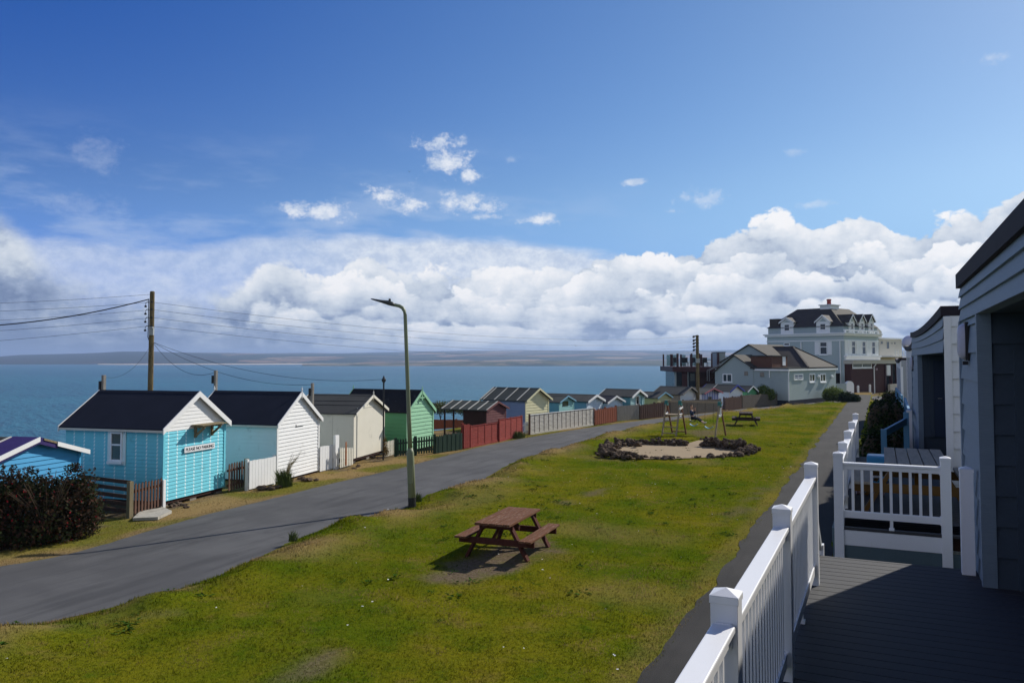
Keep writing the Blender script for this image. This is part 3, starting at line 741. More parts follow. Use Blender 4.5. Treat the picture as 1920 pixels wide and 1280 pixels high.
def hut(label, A, B, zb, ze, za, L, front, side, roof, trim, group='beach huts along the seaward side of the road', style='lap', side_style='lap', course=.14, of=.16, os_=.12, barge_h=.13,
        gable=None, gable_z=None, eave=None, battens=(), batten_mat=None, finial=False, piers=True, back_barge=True, cover=None, name='beach_hut', skip_front_barge=False, lip=.024):
    A, B = Vector((A.x, A.y, 0)), Vector((B.x, B.y, 0)); w = (B-A).length; rz = math.atan2(B.y-A.y, B.x-A.x)
    t = thing(name, label, 'beach hut', (A.x, A.y, zb), rz, group)
    h, k = ze-zb, za-zb; mid = w/2; sl = (k-h)/mid
    def out(z): 
        if z <= h: return (0, w)
        q = (z-h)/sl; return (q, max(q, w-q))
    c = MB(); c.ext([(.01,.01,0),(w-.01,.01,0),(w-.01,.01,h-.005),(mid,.01,k-.012),(.01,.01,h-.005)], (0,L-.02,0)); 
    c.build('wall', side, t)
    f = MB(); gz = gable_z-zb if gable_z else None
    top = k-.03
    if style == 'lap':
        siding(f, (0,0,0), (1,0,0), (0,-1,0), out, 0, gz if gz else top, course, lip)
    else:
        topf = lambda x: (h+sl*min(x, w-x)-.02) if not gz else min(gz, h+sl*min(x, w-x)-.02)
        vboards(f, (0,0,0), (1,0,0), (0,-1,0), 0, w, 0, topf)
    f.build('front_wall', front, t)
    if gz:
        g = MB()
        if style == 'lap': siding(g, (0,-.006,0), (1,0,0), (0,-1,0), out, gz, top, course)
        else:
            q0 = (gz-h)/sl if gz > h else 0
            vboards(g, (0,0,0), (1,0,0), (0,-1,0), q0, mid-.01, gz, lambda x: max(gz, h+sl*min(x, w-x)-.02), pitch=.6)
            vboards(g, (0,0,0), (1,0,0), (0,-1,0), mid+.01, w-q0, gz, lambda x: max(gz, h+sl*min(x, w-x)-.02), pitch=.6)
            g.b2((q0*.6, -.03, gz-.025), (w-q0*.6, -.012, gz+.0))
        g.build('gable_panel', gable, t)
    for x, nn in ((0, (-1,0,0)), (w, (1,0,0))):
        s = MB()
        if side_style == 'lap': siding(s, (x,0,0), (0,1,0), nn, lambda z: (0, L), 0, h, course, lip)
        else: vboards(s, (x,0,0), (0,1,0), nn, 0, L, 0, lambda x: h, pitch=.9, gap=.012)
        s.build('side_wall', side, t)
        cb = MB(); cb.b2((x-.02-lip*.7 if x == 0 else x-.05, -.016-lip*.8, 0), (x+.05 if x == 0 else x+.02+lip*.7, -.002, h-.01)); cb.build('corner_board', front, t)
    rt = .045; r = MB(); ob = .12
    for sg in (-1, 1):
        xe = mid+sg*(mid+os_); zz = h-sl*os_
        r.ext([(mid,-of,k),(xe,-of,zz),(xe,-of,zz+rt),(mid,-of,k+rt*1.15)], (0,L+of+ob,0))
    ro = r.build('roof', roof, t)
    rc = MB(); rc.ext([(mid-.1,-of-.002,k+rt*1.15-.1*sl+.012),(mid,-of-.002,k+rt*1.15+.014),(mid+.1,-of-.002,k+rt*1.15-.1*sl+.012),(mid,-of-.002,k+rt*.4)], (0,L+of+ob+.004,0)); rc.build('ridge_cap', roof, ro)
    def barge(y, parts=((0,1),(0,1))):
        b = MB()
        for sg, (p, q) in zip((-1, 1), parts):
            if p >= q: continue
            xa = mid+sg*(mid+os_+.015)*p; xb = mid+sg*(mid+os_+.015)*q
            za_ = k-abs(xa-mid)*sl+rt*1.15+.016; zb_ = k-abs(xb-mid)*sl+rt*1.15+.016
            b.ext([(xa,y,za_),(xb,y,zb_),(xb,y,zb_-barge_h),(xa,y,za_-barge_h)], (0,-.028,0))
        return b
    if not skip_front_barge: barge(-of-.003).build('bargeboard', trim, t)
    if back_barge: barge(L+ob+.031).build('bargeboard', trim, t)
    if eave:
        for sg in (-1, 1):
            xe = mid+sg*(mid+os_); zz = h-sl*os_; e = MB()
            e.b2((xe-.012 if sg < 0 else xe-.008, -of+.01, zz-.06), (xe+.008 if sg < 0 else xe+.012, L+ob-.01, zz+.005)); e.build('eave_board', eave, t)
    for y in battens:
        b = MB()
        for sg in (-1, 1):
            xe = mid+sg*(mid+os_); zz = h-sl*os_
            b.ext([(mid+sg*.06,y,k-.06*sl+rt*1.15),(xe,y,zz+rt),(xe,y,zz+rt+.022),(mid+sg*.06,y,k-.06*sl+rt*1.15+.022)], (0,.05,0))
        b.build('roof_batten', batten_mat or M['batten'], ro)
    if finial:
        for y in (-of-.018, L+ob+.018):
            b = MB(); b.lathe((mid, y, k+.0), [(.02,-.18),(.03,-.1),(.03,.05),(.018,.07),(.03,.1),(.03,.13),(.004,.24)], 8); b.build('finial', trim, t)
    if piers:
        for x in (.15, w/2, w-.15):
            for y in (.15, L-.2): b = MB(); b.b2((x-.14, y-.1, -.5), (x+.14, y+.2, -.0)); b.build('pier', M['stone_block'], t)
        g = MB(); g.b2((.03,.03,-.1), (w-.03, L-.03, .0)); g.build('floor_frame', M['umber'], t)
    return t, dict(w=w, h=h, k=k, L=L, sl=sl, mid=mid, of=of, ob=ob, rt=rt, os=os_)
def window(t, o, ux, n, w, h, m_frame, panes=((0,0,1,1),), surround=None, sill=True, glass=None, fw=.05):
    """frame, glazed panes and sill of a window whose lower left corner is o"""
    o, ux, n = Vector(o), Vector(ux), Vector(n); up = Vector((0,0,1))
    def slab(mb, a, b, c, d, k0, k1):
        mb.ext([o+ux*a+up*c+n*k0, o+ux*b+up*c+n*k0, o+ux*b+up*d+n*k0, o+ux*a+up*d+n*k0], n*(k1-k0))
    fr = MB()
    if surround: sm_ = MB(); slab(sm_, -surround, w+surround, -surround, h+surround, 0, .018); sm_.build('window_surround', M['pale_blue'], t)
    slab(fr, 0, w, 0, fw, 0, .05); slab(fr, 0, w, h-fw, h, 0, .05); slab(fr, 0, fw, fw, h-fw, 0, .05); slab(fr, w-fw, w, fw, h-fw, 0, .05)
    xs = sorted({p[0] for p in panes}|{p[2] for p in panes}); ys = sorted({p[1] for p in panes}|{p[3] for p in panes})
    for x in xs[1:-1]: slab(fr, w*x-fw*.45, w*x+fw*.45, fw, h-fw, 0, .047)
    for y in ys[1:-1]: slab(fr, fw, w-fw, h*y-fw*.45, h*y+fw*.45, 0, .044)
    f = fr.build('window', m_frame, t)
    g = MB(); slab(g, fw*.6, w-fw*.6, fw*.6, h-fw*.6, .004, .022); g.build('pane', glass or M['glass'], f)
    if sill: s = MB(); slab(s, -.05, w+.05, -.07, .0, 0, .11); s.build('sill', m_frame, f)
    return f
def text_mesh(name, body, size, m, parent, origin, ux, n, width=None, depth=.004):
    cu = bpy.data.curves.new(name, 'FONT'); cu.body = body; cu.size = size; cu.extrude = depth; cu.align_x = 'CENTER'; cu.align_y = 'CENTER'
    o = bpy.data.objects.new(name, cu); COL.objects.link(o); bpy.context.view_layer.update()
    me = bpy.data.meshes.new_from_object(o.evaluated_get(bpy.context.evaluated_depsgraph_get())); bpy.data.objects.remove(o)
    xs = [v.co.x for v in me.vertices]; k = width/(max(xs)-min(xs)) if width else 1
    ux, n = Vector(ux), Vector(n); up = Vector((0,0,1)); og = Vector(origin)
    for v in me.vertices: c = v.co.copy(); v.co = og+ux*c.x*k+up*c.y+n*c.z
    me.materials.clear(); me.materials.append(m)
    t = bpy.data.objects.new(name, me); COL.objects.link(t); t.parent = parent; return t
def near_hut(bl, br, apex_v, eave_v, ridge_u, **kw):
    A, B = at(*bl), at(*br); Mi = (A+B)/2
    za = zat(Mi, apex_v); ze = zat(A, eave_v); rz = math.atan2(B.y-A.y, B.x-A.x); yd = Vector((-math.sin(rz), math.cos(rz), 0))
    L = kw.pop('L', None) or solve_L(Mi, yd, za, ridge_u)
    zb = kw.pop('zb', .12)
    return hut(kw.pop('label'), A, B, zb, ze, za, L, **kw)
def far_hut(ul, d, theta, ur, apex_v, eave_v, ridge_u, **kw):
    A = col(ul, d, 1.0); dv = cdir(theta); lo, hi = .5, 6
    for _ in range(50):
        m = (lo+hi)/2; P = A+dv*m
        if proj((P.x, P.y, 1.0))[0] < ur: lo = m
        else: hi = m
    B = A+dv*lo; Mi = (A+B)/2; za = zat(Mi, apex_v); ze = min(zat(A, eave_v), za-.25); yd = Vector((-dv.y, dv.x, 0))
    L = kw.pop('L', None) or solve_L(Mi, yd, za, ridge_u)
    L = min(max(L, 1.2), 5.5)
    return hut(kw.pop('label'), A, B, kw.pop('zb', -.35), ze, za, L, **kw)
# the blue hut at the edge of the picture, its purple roof edge broken
P0 = col(147, 21.3, 1); D0 = cdir(14); A0 = P0-D0*2.95
t, q = hut('bright blue beach hut with purple roof edge and broken white bargeboard behind the red bush', A0, P0, .1, zat(P0, 846), zat(A0+D0*1.47, 825), 3.0, M['mid_blue'], M['mid_blue'], M['felt_grey'], M['white'], of=.14, os_=.14, barge_h=.11, skip_front_barge=True, course=.12)
def slope_piece(q, name, m, p0, p1, y0, y1, up, th, sg, parent):
    b = MB(); xa = q['mid']+sg*(q['mid']+q['os'])*p0; xb = q['mid']+sg*(q['mid']+q['os'])*p1
    za_ = q['k']-abs(xa-q['mid'])*q['sl']+up; zb_ = q['k']-abs(xb-q['mid'])*q['sl']+up
    b.ext([(xa,y0,za_),(xb,y0,zb_),(xb,y0,zb_+th),(xa,y0,za_+th)], (0,y1-y0,0)); return b.build(name, m, parent)
for sg in (-1, 1): slope_piece(q, 'roof_edge', M['felt_purple'], 0, 1.0, -q['of']-.01, .62, .062, .02, sg, t)
for sg in (-1, 1): slope_piece(q, 'fascia_board', M['felt_purple'], 0, .99 if sg < 0 else .36, -q['of']-.03, -q['of']-.012, -.085, .17, sg, t)
slope_piece(q, 'bargeboard', M['white'], 0, 1.02, -q['of']-.062, -q['of']-.032, -.03, .115, -1, t)
slope_piece(q, 'bargeboard', M['white'], .34, 1.02, -q['of']-.062, -q['of']-.032, -.03, .115, 1, t)
slope_piece(q, 'bare_batten', M['post_wood'], .08, .34, -q['of']-.05, -q['of']-.032, .03, .05, 1, t)
slope_piece(q, 'roof_batten', M['batten'], .03, 1.0, .62, .68, .07, .03, -1, t)
# light blue hut with the sign
t, q = near_hut((304,951), (419,922), 737, 800, 193, label='light blue beach hut with white gable and a no parking sign on its front', front=M['sky_jointed'], side=M['sky_jointed'], roof=M['felt_navy'], trim=M['white'], gable=M['white'], gable_z=None or 2.12, eave=M['batten'], of=.11, os_=.15, barge_h=.17, zb=.16, course=.105, lip=.019)
w, h, L = q['w'], q['h'], q['L']
window(t, (-.018, L*.52, h-1.02), (0,-1,0), (-1,0,0), .42, .84, M['white_clean'], ((0,0,1,.56),(0,.56,1,1)), surround=.11, glass=M['glass_pale'])
sg = MB(); sg.b2((w*.30, -.062, 1.28), (w*.80, -.04, 1.45)); sb = sg.build('sign_board', M['white_clean'], t); sb['label'] = 'white sign reading PLEASE NO PARKING'
bk = MB(); bk.b2((w*.34, -.04, 1.30), (w*.76, -.012, 1.43)); bk.build('batten', M['umber'], sb)
text_mesh('lettering', 'PLEASE NO PARKING', .13, M['black'], sb, (w*.55, -.064, 1.362), (1,0,0), (0,-1,0), w*.46)
sh = MB(); sh.b2((w*.42, -.42, h-.06), (w*.84, -.012, h-.03)); so_ = sh.build('shelf', M['post_wood'], t)
for x in (w*.48, w*.76):
    b = MB(); b.b2((x-.035,-.07,h-.42), (x+.035,-.016,h-.062)); b.b2((x-.03,-.38,h-.125), (x+.03,-.07,h-.062)); b.bar((x,-.06,h-.36), (x,-.34,h-.13), .05, .06); b.build('bracket', M['post_wood'], so_)
b = MB(); b.b2((-.05,-.075,-.16), (.05,-.03,.62)); b.build('corner_post', M['white'], t)
# white hut
t, q = near_hut((518,906), (596,885), 737, 793, 408, label='white fronted beach hut with pale blue side and navy felt roof', front=M['white'], side=M['pale_blue'], roof=M['felt_navy'], trim=M['white'], eave=M['batten'], of=.10, os_=.12, barge_h=.15, finial=True, zb=.08, course=.125)
b = MB(); b.b2((q['w']*.42,-.03,1.72), (q['w']*.60,-.018,1.735)); b.b2((q['w']*.42,-.03,1.72), (q['w']*.43,-.018,1.80)); b.build('hook', M['metal_dark'], t)
# stone coloured hut
t, q = near_hut((662,869), (719,852), 742, 775, 585, label='plain cream beach hut of vertical boards with a grey felt roof', front=M['cream_grey'], side=M['cream_grey'], roof=M['felt_grey'], trim=M['cream_grey'], style='vert', side_style='vert', gable=M['cream_grey'], gable_z=2.2, of=.17, os_=.1, barge_h=.12, finial=True, zb=.2)
for p in (.36,.40): 
    b = slope_piece(q, 'felt_seam', M['felt_black'], p+.18*(p > .38), p+.18*(p > .38)+.012, -q['of'], q['L']+q['ob'], .052, .008, -1, t)
# green hut
A = at(765,857); B = at(813,842)
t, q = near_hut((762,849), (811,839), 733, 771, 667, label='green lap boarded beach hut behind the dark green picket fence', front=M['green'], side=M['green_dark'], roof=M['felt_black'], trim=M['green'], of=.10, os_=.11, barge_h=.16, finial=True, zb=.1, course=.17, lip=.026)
b = MB(); k = q['k']; m_ = q['mid']; b.b2((m_-.22,-.125,k-.32), (m_+.22,-.10,k-.27)); b.b2((m_-.03,-.13,k-.42), (m_+.03,-.095,k-.02)); b.build('gable_brace', M['green'], t)
# brown shed with an open porch
def porch_shed():
    A = col(912, 41.5, 1); dv = cdir(29); B = A+dv*2.0; Mi = (A+B)/2; yd = Vector((-dv.y, dv.x, 0))
    za = zat(Mi, 754); ze = zat(A, 768); zb = -.55; L = solve_L(Mi, yd, za, 850)
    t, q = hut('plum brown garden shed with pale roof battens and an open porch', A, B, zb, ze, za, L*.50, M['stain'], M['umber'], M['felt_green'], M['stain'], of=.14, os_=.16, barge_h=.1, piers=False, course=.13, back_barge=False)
    w, h, k, sl, mid = q['w'], q['h'], q['k'], q['sl'], q['mid']; Lr = L
    r = MB()
    for sg in (-1, 1):
        xe = mid+sg*(mid+.16); zz = h-sl*.16
        r.ext([(mid,L*.5+.12,k),(xe,L*.5+.12,zz),(xe,L*.5+.12,zz+.045),(mid,L*.5+.12,k+.052)], (0,L*.5,0))
    ro = r.build('porch_roof', M['felt_green'], t)
    for i in range(6):
        b = MB(); y = -.13+i*(Lr+.2)/5.2
        for sg in (-1, 1):
            xe = mid+sg*(mid+.16); zz = h-sl*.16
            b.ext([(mid+sg*.03,y,k-.03*sl+.052),(xe,y,zz+.046),(xe,y,zz+.075),(mid+sg*.03,y,k-.03*sl+.082)], (0,.055,0))
        b.build('roof_batten', M['batten'], ro)
    for x, y in ((.04, L*.97), (.04, L*.76), (w-.04, L*.97), (w-.04,L*.76)):
        b = MB(); b.b2((x-.035,y-.035,0), (x+.035,y+.035,h-.02)); b.build('porch_post', M['umber'], t)
    b = MB(); b.b2((-.02,L*.5,.62),(.05,L,.68)); b.b2((-.02,L*.5,.02),(.05,L,.1)); b.b2((0,L*.97,.62),(w,L,.68))
    y = L*.53
    while y < L*.97: b.b2((.0,y,.1),(.03,y+.04,.64)); y += .14
    x = .1
    while x < w-.1: b.b2((x,L*.975,.1),(x+.04,L*.99,.64)); x += .14
    b.build('porch_rail', M['umber'], t)
    b = MB(); b.b2((0,L*.5,-.05),(w,L,.02)); b.build('porch_floor', M['umber'], t)
porch_shed()
# cream hut with blue side
t, q = far_hut(985, 46.0, 34, 1028, 729, 750, 929, label='cream fronted beach hut with blue side wall and pale roof battens', front=M['cream'], side=M['blue_grey'], roof=M['felt_green'], trim=M['cream'], of=.2, os_=.16, barge_h=.12, course=.16, zb=-.25)
for y in (.45, 1.25, 2.05, 2.85):
    if y < q['L']:
        slope_piece(q, 'roof_batten', M['batten'], .03, 1.0, y, y+.06, .05, .03, -1, t)
slope_piece(q, 'roof_batten', M['batten'], .03, 1.0, q['L']+.06, q['L']+.11, .05, .03, -1, t)
t, q = far_hut(1048, 49, 30, 1075, 743, 754, 1029, label='small turquoise beach hut with a little dark window in its gable', front=M['turq'], side=M['teal'], roof=M['felt_green'], trim=M['barge_sky'], of=.14, os_=.1, barge_h=.09, L=1.9)
b = MB(); b.b2((q['w']*.22,-.03,q['h']-.28),(q['w']*.62,-.016,q['h']+.04)); b.build('window', M['glass'], t)
slope_piece(q, 'roof_batten', M['batten'], .03, 1.0, q['L']-.05, q['L']+.02, .05, .03, -1, t)
t, q = far_hut(1100, 51.5, 33, 1128, 741, 752, 1024, label='white gabled beach hut with light blue side beside the turquoise hut', front=M['ice'], side=M['barge_sky'], roof=M['felt_grey'], trim=M['white'], of=.2, os_=.16, barge_h=.15)
t, q = far_hut(1137, 53.5, 38, 1166, 743, 754, 1122, label='ice blue beach hut with white bargeboards and a navy roof', front=M['ice'], side=M['ice'], roof=M['felt_navy'], trim=M['white'], of=.2, os_=.16, barge_h=.13, L=2.2)
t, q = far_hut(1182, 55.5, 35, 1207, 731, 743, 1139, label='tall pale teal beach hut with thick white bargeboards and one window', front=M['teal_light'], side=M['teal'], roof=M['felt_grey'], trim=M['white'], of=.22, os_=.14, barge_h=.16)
window(t, (q['w']*.36,-.014,q['h']-.62), (1,0,0), (0,-1,0), .52, .62, M['white'], glass=M['glass'])
b = MB(); b.b2((q['w']*.8,-.05,.6),(q['w']*.84,-.015,q['h']-.1)); b.build('downpipe', M['teal'], t)
t, q = far_hut(1232, 58, 38, 1257, 736, 746, 1208, label='low olive yellow beach hut trimmed in sky blue', front=M['olive'], side=M['olive'], roof=M['felt_grey'], trim=M['barge_sky'], of=.14, os_=.12, barge_h=.1, L=2.4)
t, q = far_hut(1276, 60.5, 42, 1305, 726, 739, 1241, label='grey and white boarded beach hut with large dark roof and brown side', front=M['pale_white'], side=M['grey_wood'], roof=M['felt_grey'], trim=M['grey_wood'], of=.3, os_=.14, barge_h=.1)
t, q = far_hut(1316, 64.5, 45, 1347, 728, 737, 1322, label='blue and white striped beach hut with faded red gable trim', front=M['stripe'], side=M['stripe'], roof=M['felt_grey'], trim=M['barge_pink'], of=.35, os_=.14, barge_h=.12, style='vert', L=2.6, zb=-.3)
window(t, (q['w']*.36,-.016,q['h']-1.0), (1,0,0), (0,-1,0), .5, .7, M['grey_wood'], glass=M['glass_pale'])
b = MB(); b.b2((.02,-.55,.55),(q['w']-.02,-.5,.62)); x = .04
while x < q['w']: b.b2((x,-.54,.05),(x+.04,-.51,.56)); x += .16
b.build('porch_rail', M['redwood'], t)
t, q = far_hut(1367, 67, 47, 1391, 722, 733, 1341, label='white beach hut with royal blue bargeboards next to the striped hut', front=M['white'], side=M['ice'], roof=M['felt_grey'], trim=M['barge_blue'], of=.2, os_=.14, barge_h=.14, L=2.7)
slope_piece(q, 'roof_batten', M['batten'], .03, 1.0, 1.7, 1.76, .05, .03, -1, t)
t, q = far_hut(1400, 70, 46, 1417, 724, 733, 1393, label='small green beach hut with white bargeboards in front of the pale bungalow', front=M['green_dark'], side=M['green_dark'], roof=M['felt_grey'], trim=M['white'], of=.2, os_=.14, barge_h=.12, L=1.8)
# ------------------------------------------------------------------ fences
def fence(label, p0, p1, style, m, h0, h1, posts=True, post_m=None, name='fence', n=None, group='fences along the road', cat='fence', z0=0.0, rail_m=None, cap=False):
    p0 = Vector((p0.x, p0.y, 0)); p1 = Vector((p1.x, p1.y, 0)); L = (p1-p0).length; rz = math.atan2(p1.y-p0.y, p1.x-p0.x)
    t = thing(name, label, cat, (p0.x, p0.y, z0), rz, group); pm = post_m or m
    H_ = lambda x: h0+(h1-h0)*x/L
    b = MB()
    if style == 'picket':
        w_, pit = .075, .135
        k = max(2, int(L/pit)); 
        for i in range(k):
            x = (i+.5)*L/k; hh = H_(x)*(1+random.uniform(-.015,.015)); 
            b.ext([(x-w_/2,-.03,.06),(x+w_/2,-.03,.06),(x+w_/2,-.03,hh-.04),(x,-.03,hh),(x-w_/2,-.03,hh-.04)], (0,.02,0))
        b.build('picket_panel', m, t)
        r = MB(); 
        for f in (.25,.75): r.bar((0,.012,H_(0)*f), (L,.012,H_(L)*f), .035, .07)
        r.build('rail', rail_m or m, t)
    elif style == 'board':
        k = max(2, int(L/.15))
        for i in range(k):
            x0, x1 = i*L/k+.005, (i+1)*L/k-.005; hh = H_((x0+x1)/2)+random.uniform(-.008,.008)
            b.b2((x0,-.022,.03), (x1,0,hh))
        b.build('board_panel', m, t)
        r = MB(); 
        for f in (.2,.8): r.bar((0,.022,H_(0)*f), (L,.022,H_(L)*f), .04, .07)
        r.build('rail', rail_m or m, t)
    elif style == 'pale':                # close boards with ragged, pointed tops
        k = max(3, int(L/.14))
        for i in range(k):
            x0, x1 = i*L/k+.003, (i+1)*L/k-.003; hh = H_((x0+x1)/2)+random.uniform(-.03,.03); y = -.02-.012*(i % 2)
            b.ext([(x0,y,.02),(x1,y,.02),(x1,y,hh-.07),((x0+x1)/2,y,hh),(x0,y,hh-.07)], (0,.018,0))
        b.build('board_panel', m, t)
    elif style == 'lap':                 # overlapping thin horizontal slats held by battens
        rows = 13
        for i in range(rows):
            f0, f1 = i/rows, (i+1)/rows+.012; wv = random.uniform(-.004,.004)
            za0, zb0, za1, zb1 = [.1+(hh-.1)*f for hh in (h0, h1) for f in (f0, f1)]
            b.quad([(0,-.022+wv,za0),(L,-.022-wv,za1),(L,-.006,zb1),(0,-.006,zb0)])
            b.quad([(0,0,za0),(L,0,za1),(L,-.022-wv,za1),(0,-.022+wv,za0)])
        b.ext([(0,0,.1),(L,0,.1),(L,0,h1),(0,0,h0)], (0,.012,0))
        b.build('lap_panel', m, t)
        r = MB(); k = max(2, n or round(L/.62))
        for i in range(k+1):
            x = L*i/k; x = min(max(x, .03), L-.03); r.b2((x-.014,-.030,.08), (x+.014,-.02,H_(x)-.01))
        r.build('batten', post_m or M['grey_wood'], t)
        c = MB(); c.bar((0,-.012,h0+.012), (L,-.012,h1+.012), .07, .025); c.build('top_rail', M['white'] if cap else m, t)
        g = MB(); g.bar((0,-.01,.05), (L,-.01,.05), .05, .1); g.build('gravel_board', rail_m or m, t)
    elif style == 'rail5':
        for i in range(5):
            f = .16+i*.195; b.bar((0,0,h0*f), (L,0,h1*f), .03, .10)
        b.build('rail', m, t)
    if posts:
        k = n if n and style != 'lap' else (1 if style == 'lap' and cap else max(1, round(L/1.9)))
        for i in range(k+1):
            x = L*i/k
            p = MB(); p.b2((x-.045,.02 if style != 'lap' else -.036,-.4), (x+.045,.11 if style != 'lap' else .05,H_(x)+.05)); p.build('post', pm, t)
    return t
def fpix(label, b0, b1, t0, t1, style, m, **kw):
    p0, p1 = at(*b0), at(*b1); return fence(label, p0, p1, style, m, zat(p0, t0), zat(p1, t1), **kw)
p = at(243,970); D5 = cdir(-62)
fence('dark five rail fence running back from the road beside the light blue hut', p, p+D5*3.4, 'rail5', M['brown_dark'], .98, 1.0, posts=False)
b = MB(); b.b2((-.06,-.06,-.3),(.06,.06,.95)); o = b.build('fence_post', M['post_wood'], loc=(p.x,p.y,0)); tag(o, 'thick weathered fence post by the concrete slab', 'post')
fpix('brown picket gate beside the light blue hut and its concrete slab', (249,968), (303,951), 906, 895, 'picket', M['brown_gate'], posts=False, name='picket_gate', cat='gate', group='gates between the huts')
fpix('brown picket gate between the light blue and white huts', (426,924), (459,915), 869, 862, 'picket', M['brown_gate'], posts=False, name='picket_gate', cat='gate', group='gates between the huts')
p = at(462,917); b = MB(); b.b2((-.055,-.055,-.3),(.055,.055,.98)); o = b.build('fence_post', M['post_wood'], loc=(p.x,p.y,0)); tag(o, 'bare wooden gate post beside the white board fence', 'post')
fpix('white board fence in front of the pale blue hut side', (466,919), (516,906.5), 864, 855, 'board', M['white'], n=1, post_m=M['white'])
fpix('white board fence between the white hut and a thick white post', (599,885), (623,879.5), 837, 834, 'board', M['white'], posts=False)
p = at(630,879); b = MB(); b.b2((-.13,-.05,-.2),(.13,.05,1.28)); o = b.build('gate_post', M['white'], loc=(p.x,p.y,0), rz=math.radians(97)); tag(o, 'thick white gate post with a rusty latch by the cream gate', 'post')
tg = fpix('leaning cream picket gate left of the plain cream hut', (636,880), (661,873), 838, 838, 'picket', M['cream_grey'], posts=False, name='picket_gate', cat='gate', group='gates between the huts')
b = MB(); b.b2((.42,-.05,.1),(.5,-.032,1.0)); b.build('rusty_board', mat('rusty_board', (.30,.11,.04), rough=.85), tg)
fpix('cream picket fence right of the plain cream hut', (720,859), (742,853), 828, 822, 'picket', M['cream_grey'], posts=False)
fpix('dark green picket fence in front of the green hut', (743,857), (816,850), 823, 816, 'picket', M['green_fence'], n=2)
fpix('dense dark green picket fence beside the red fence', (817,850), (866,843), 816, 809, 'pale', M['green_fence'], posts=False)
fpix('narrow red board panel at the end of the red fence', (869,842), (880,840), 795, 797, 'board', M['red'], n=1)
fpix('red lap panel fence, lower part by the green fence', (882,839), (934,828), 799, 792, 'lap', M['red'], post_m=M['red'], cap=False, n=4)
fpix('red lap panel fence, higher part by the narrow white gate', (936,828), (978,817), 787, 780, 'lap', M['red'], post_m=M['red'], n=4)
fpix('narrow white picket gate between the red and grey fences', (981,816), (990,814), 791, 789, 'picket', M['white'], posts=False, name='picket_gate', cat='gate', group='gates between the huts')
fpix('long weathered grey lap panel fence with white top', (993,815), (1113,797), 778, 765, 'lap', M['lap_wood'], post_m=M['brown_dark'], cap=True, n=15)
fpix('rust brown pointed board fence', (1115,797), (1156,790), 767, 761, 'pale', M['redwood'])
fpix('pale grey board fence beside the rust brown fence', (1157,790), (1198,786.5), 761, 758, 'board', M['grey_wood'])
fpix('dark brown ragged board fence behind the swing ladder', (1200,786.5), (1255,780.5), 758.5, 751.5, 'pale', M['brown_dark'])
fpix('brown grey board fence behind the swings', (1257,780), (1352,771), 751, 748, 'board', M['board_wood'])
fpix('dark brown pointed fence beside the white and royal blue hut', (1359,770.5), (1391,766), 745, 742, 'pale', M['brown_dark'])
fpix('long grey brown board fence running up to the pale bungalow', (1392,766), (1474,757), 741, 736.5, 'board', M['board_wood'], post_m=M['post_wood'])
# far garden fence and bank plants seen past the green hut
pa, pb = col(806, 47, 0), col(905, 50, 0)
fence('brown garden fence behind the porch shed', pa, pb, 'board', M['redwood'], zat(pa, 786), zat(pb, 787), z0=0)
# slab, rubble and clump on the verge
b = MB(); b.ext([at(249,976,0), at(296,974,0), at(322,962,0), at(306,955,0), at(262,963,0)], (0,0,.075)); o = b.build('concrete_slab', M['concrete']); tag(o, 'worn pale concrete slab at the foot of the brown gate', 'slab')
ROCKS = []
def rock_mesh(i, flat=.75):
    bm = bmesh.new(); bmesh.ops.create_icosphere(bm, subdivisions=2, radius=1)
    for v in bm.verts:
        n = mnoise.noise(v.co*1.1+Vector((i*7.1,0,0)))*.55+mnoise.noise(v.co*2.7+Vector((0,i*3.3,0)))*.28
        v.co *= 1+n; v.co.z *= flat
    me = bpy.data.meshes.new('rock'); bm.to_mesh(me); bm.free(); me.materials.append(M['rock']); return me
ROCKS = [rock_mesh(i) for i in range(8)]
# ------------------------------------------------------------------ poles and wires
def pole(name, label, P, z0, z1, r, m, cat='pole', group=None, loc_extra=None):
    b = MB(); t = thing(name, label, cat, (P.x, P.y, z0), 0, group)
    b.tube([(0,0,0),(0,0,(z1-z0)*.5),(0,0,z1-z0-.04),(0,0,z1-z0)], [r*1.12, r, r*.86, r*.7], 10); b.build('shaft', m, t); return t
PM = col(282, 31, 3); zt = zat(PM, 546)
tp = pole('utility_pole', 'tall weathered utility pole behind the light blue hut', PM, -1.5, zt, .105, M['pole'], 'pole')
rr = Vector((RX,RY,0)); ff = Vector((FX,FY,0))
wz = [zat(PM, v) for v in (552, 567, 581, 595, 611)]
for v in (567, 581, 596, 612):
    zz = zat(PM, v)+1.5; b = MB(); p0 = -rr*.09; b.tube([p0+Vector((0,0,zz)), p0-rr*.10+Vector((0,0,zz+.03)), p0-rr*.16+Vector((0,0,zz-.03)), p0-rr*.16+Vector((0,0,zz-.11))], .012, 6); b.lathe((p0.x-rr.x*.16, p0.y-rr.y*.16, zz-.16), [(.02,-.03),(.045,-.02),(.045,.03),(.02,.05)], 8); b.build('insulator', M['metal_dark'], tp)
    b = MB(); b.lathe((ff.x*-.085+rr.x*.03, ff.y*-.085+rr.y*.03, zz+.02), [(.0,-.03),(.04,-.03),(.04,.03),(.0,.03)], 8); b.build('bolt', M['metal_dark'], tp)
b = MB(); c = -rr*.13; b.tube([c+Vector((0,0,zat(PM,560)+1.5)), c+Vector((0,0,zat(PM,600)+1.5)), c*1.05+Vector((0,0,zat(PM,632)+1.5)), c*.5+Vector((0,0,zat(PM,641)+1.5))], .016, 6); b.build('down_cable', M['wire'], tp)
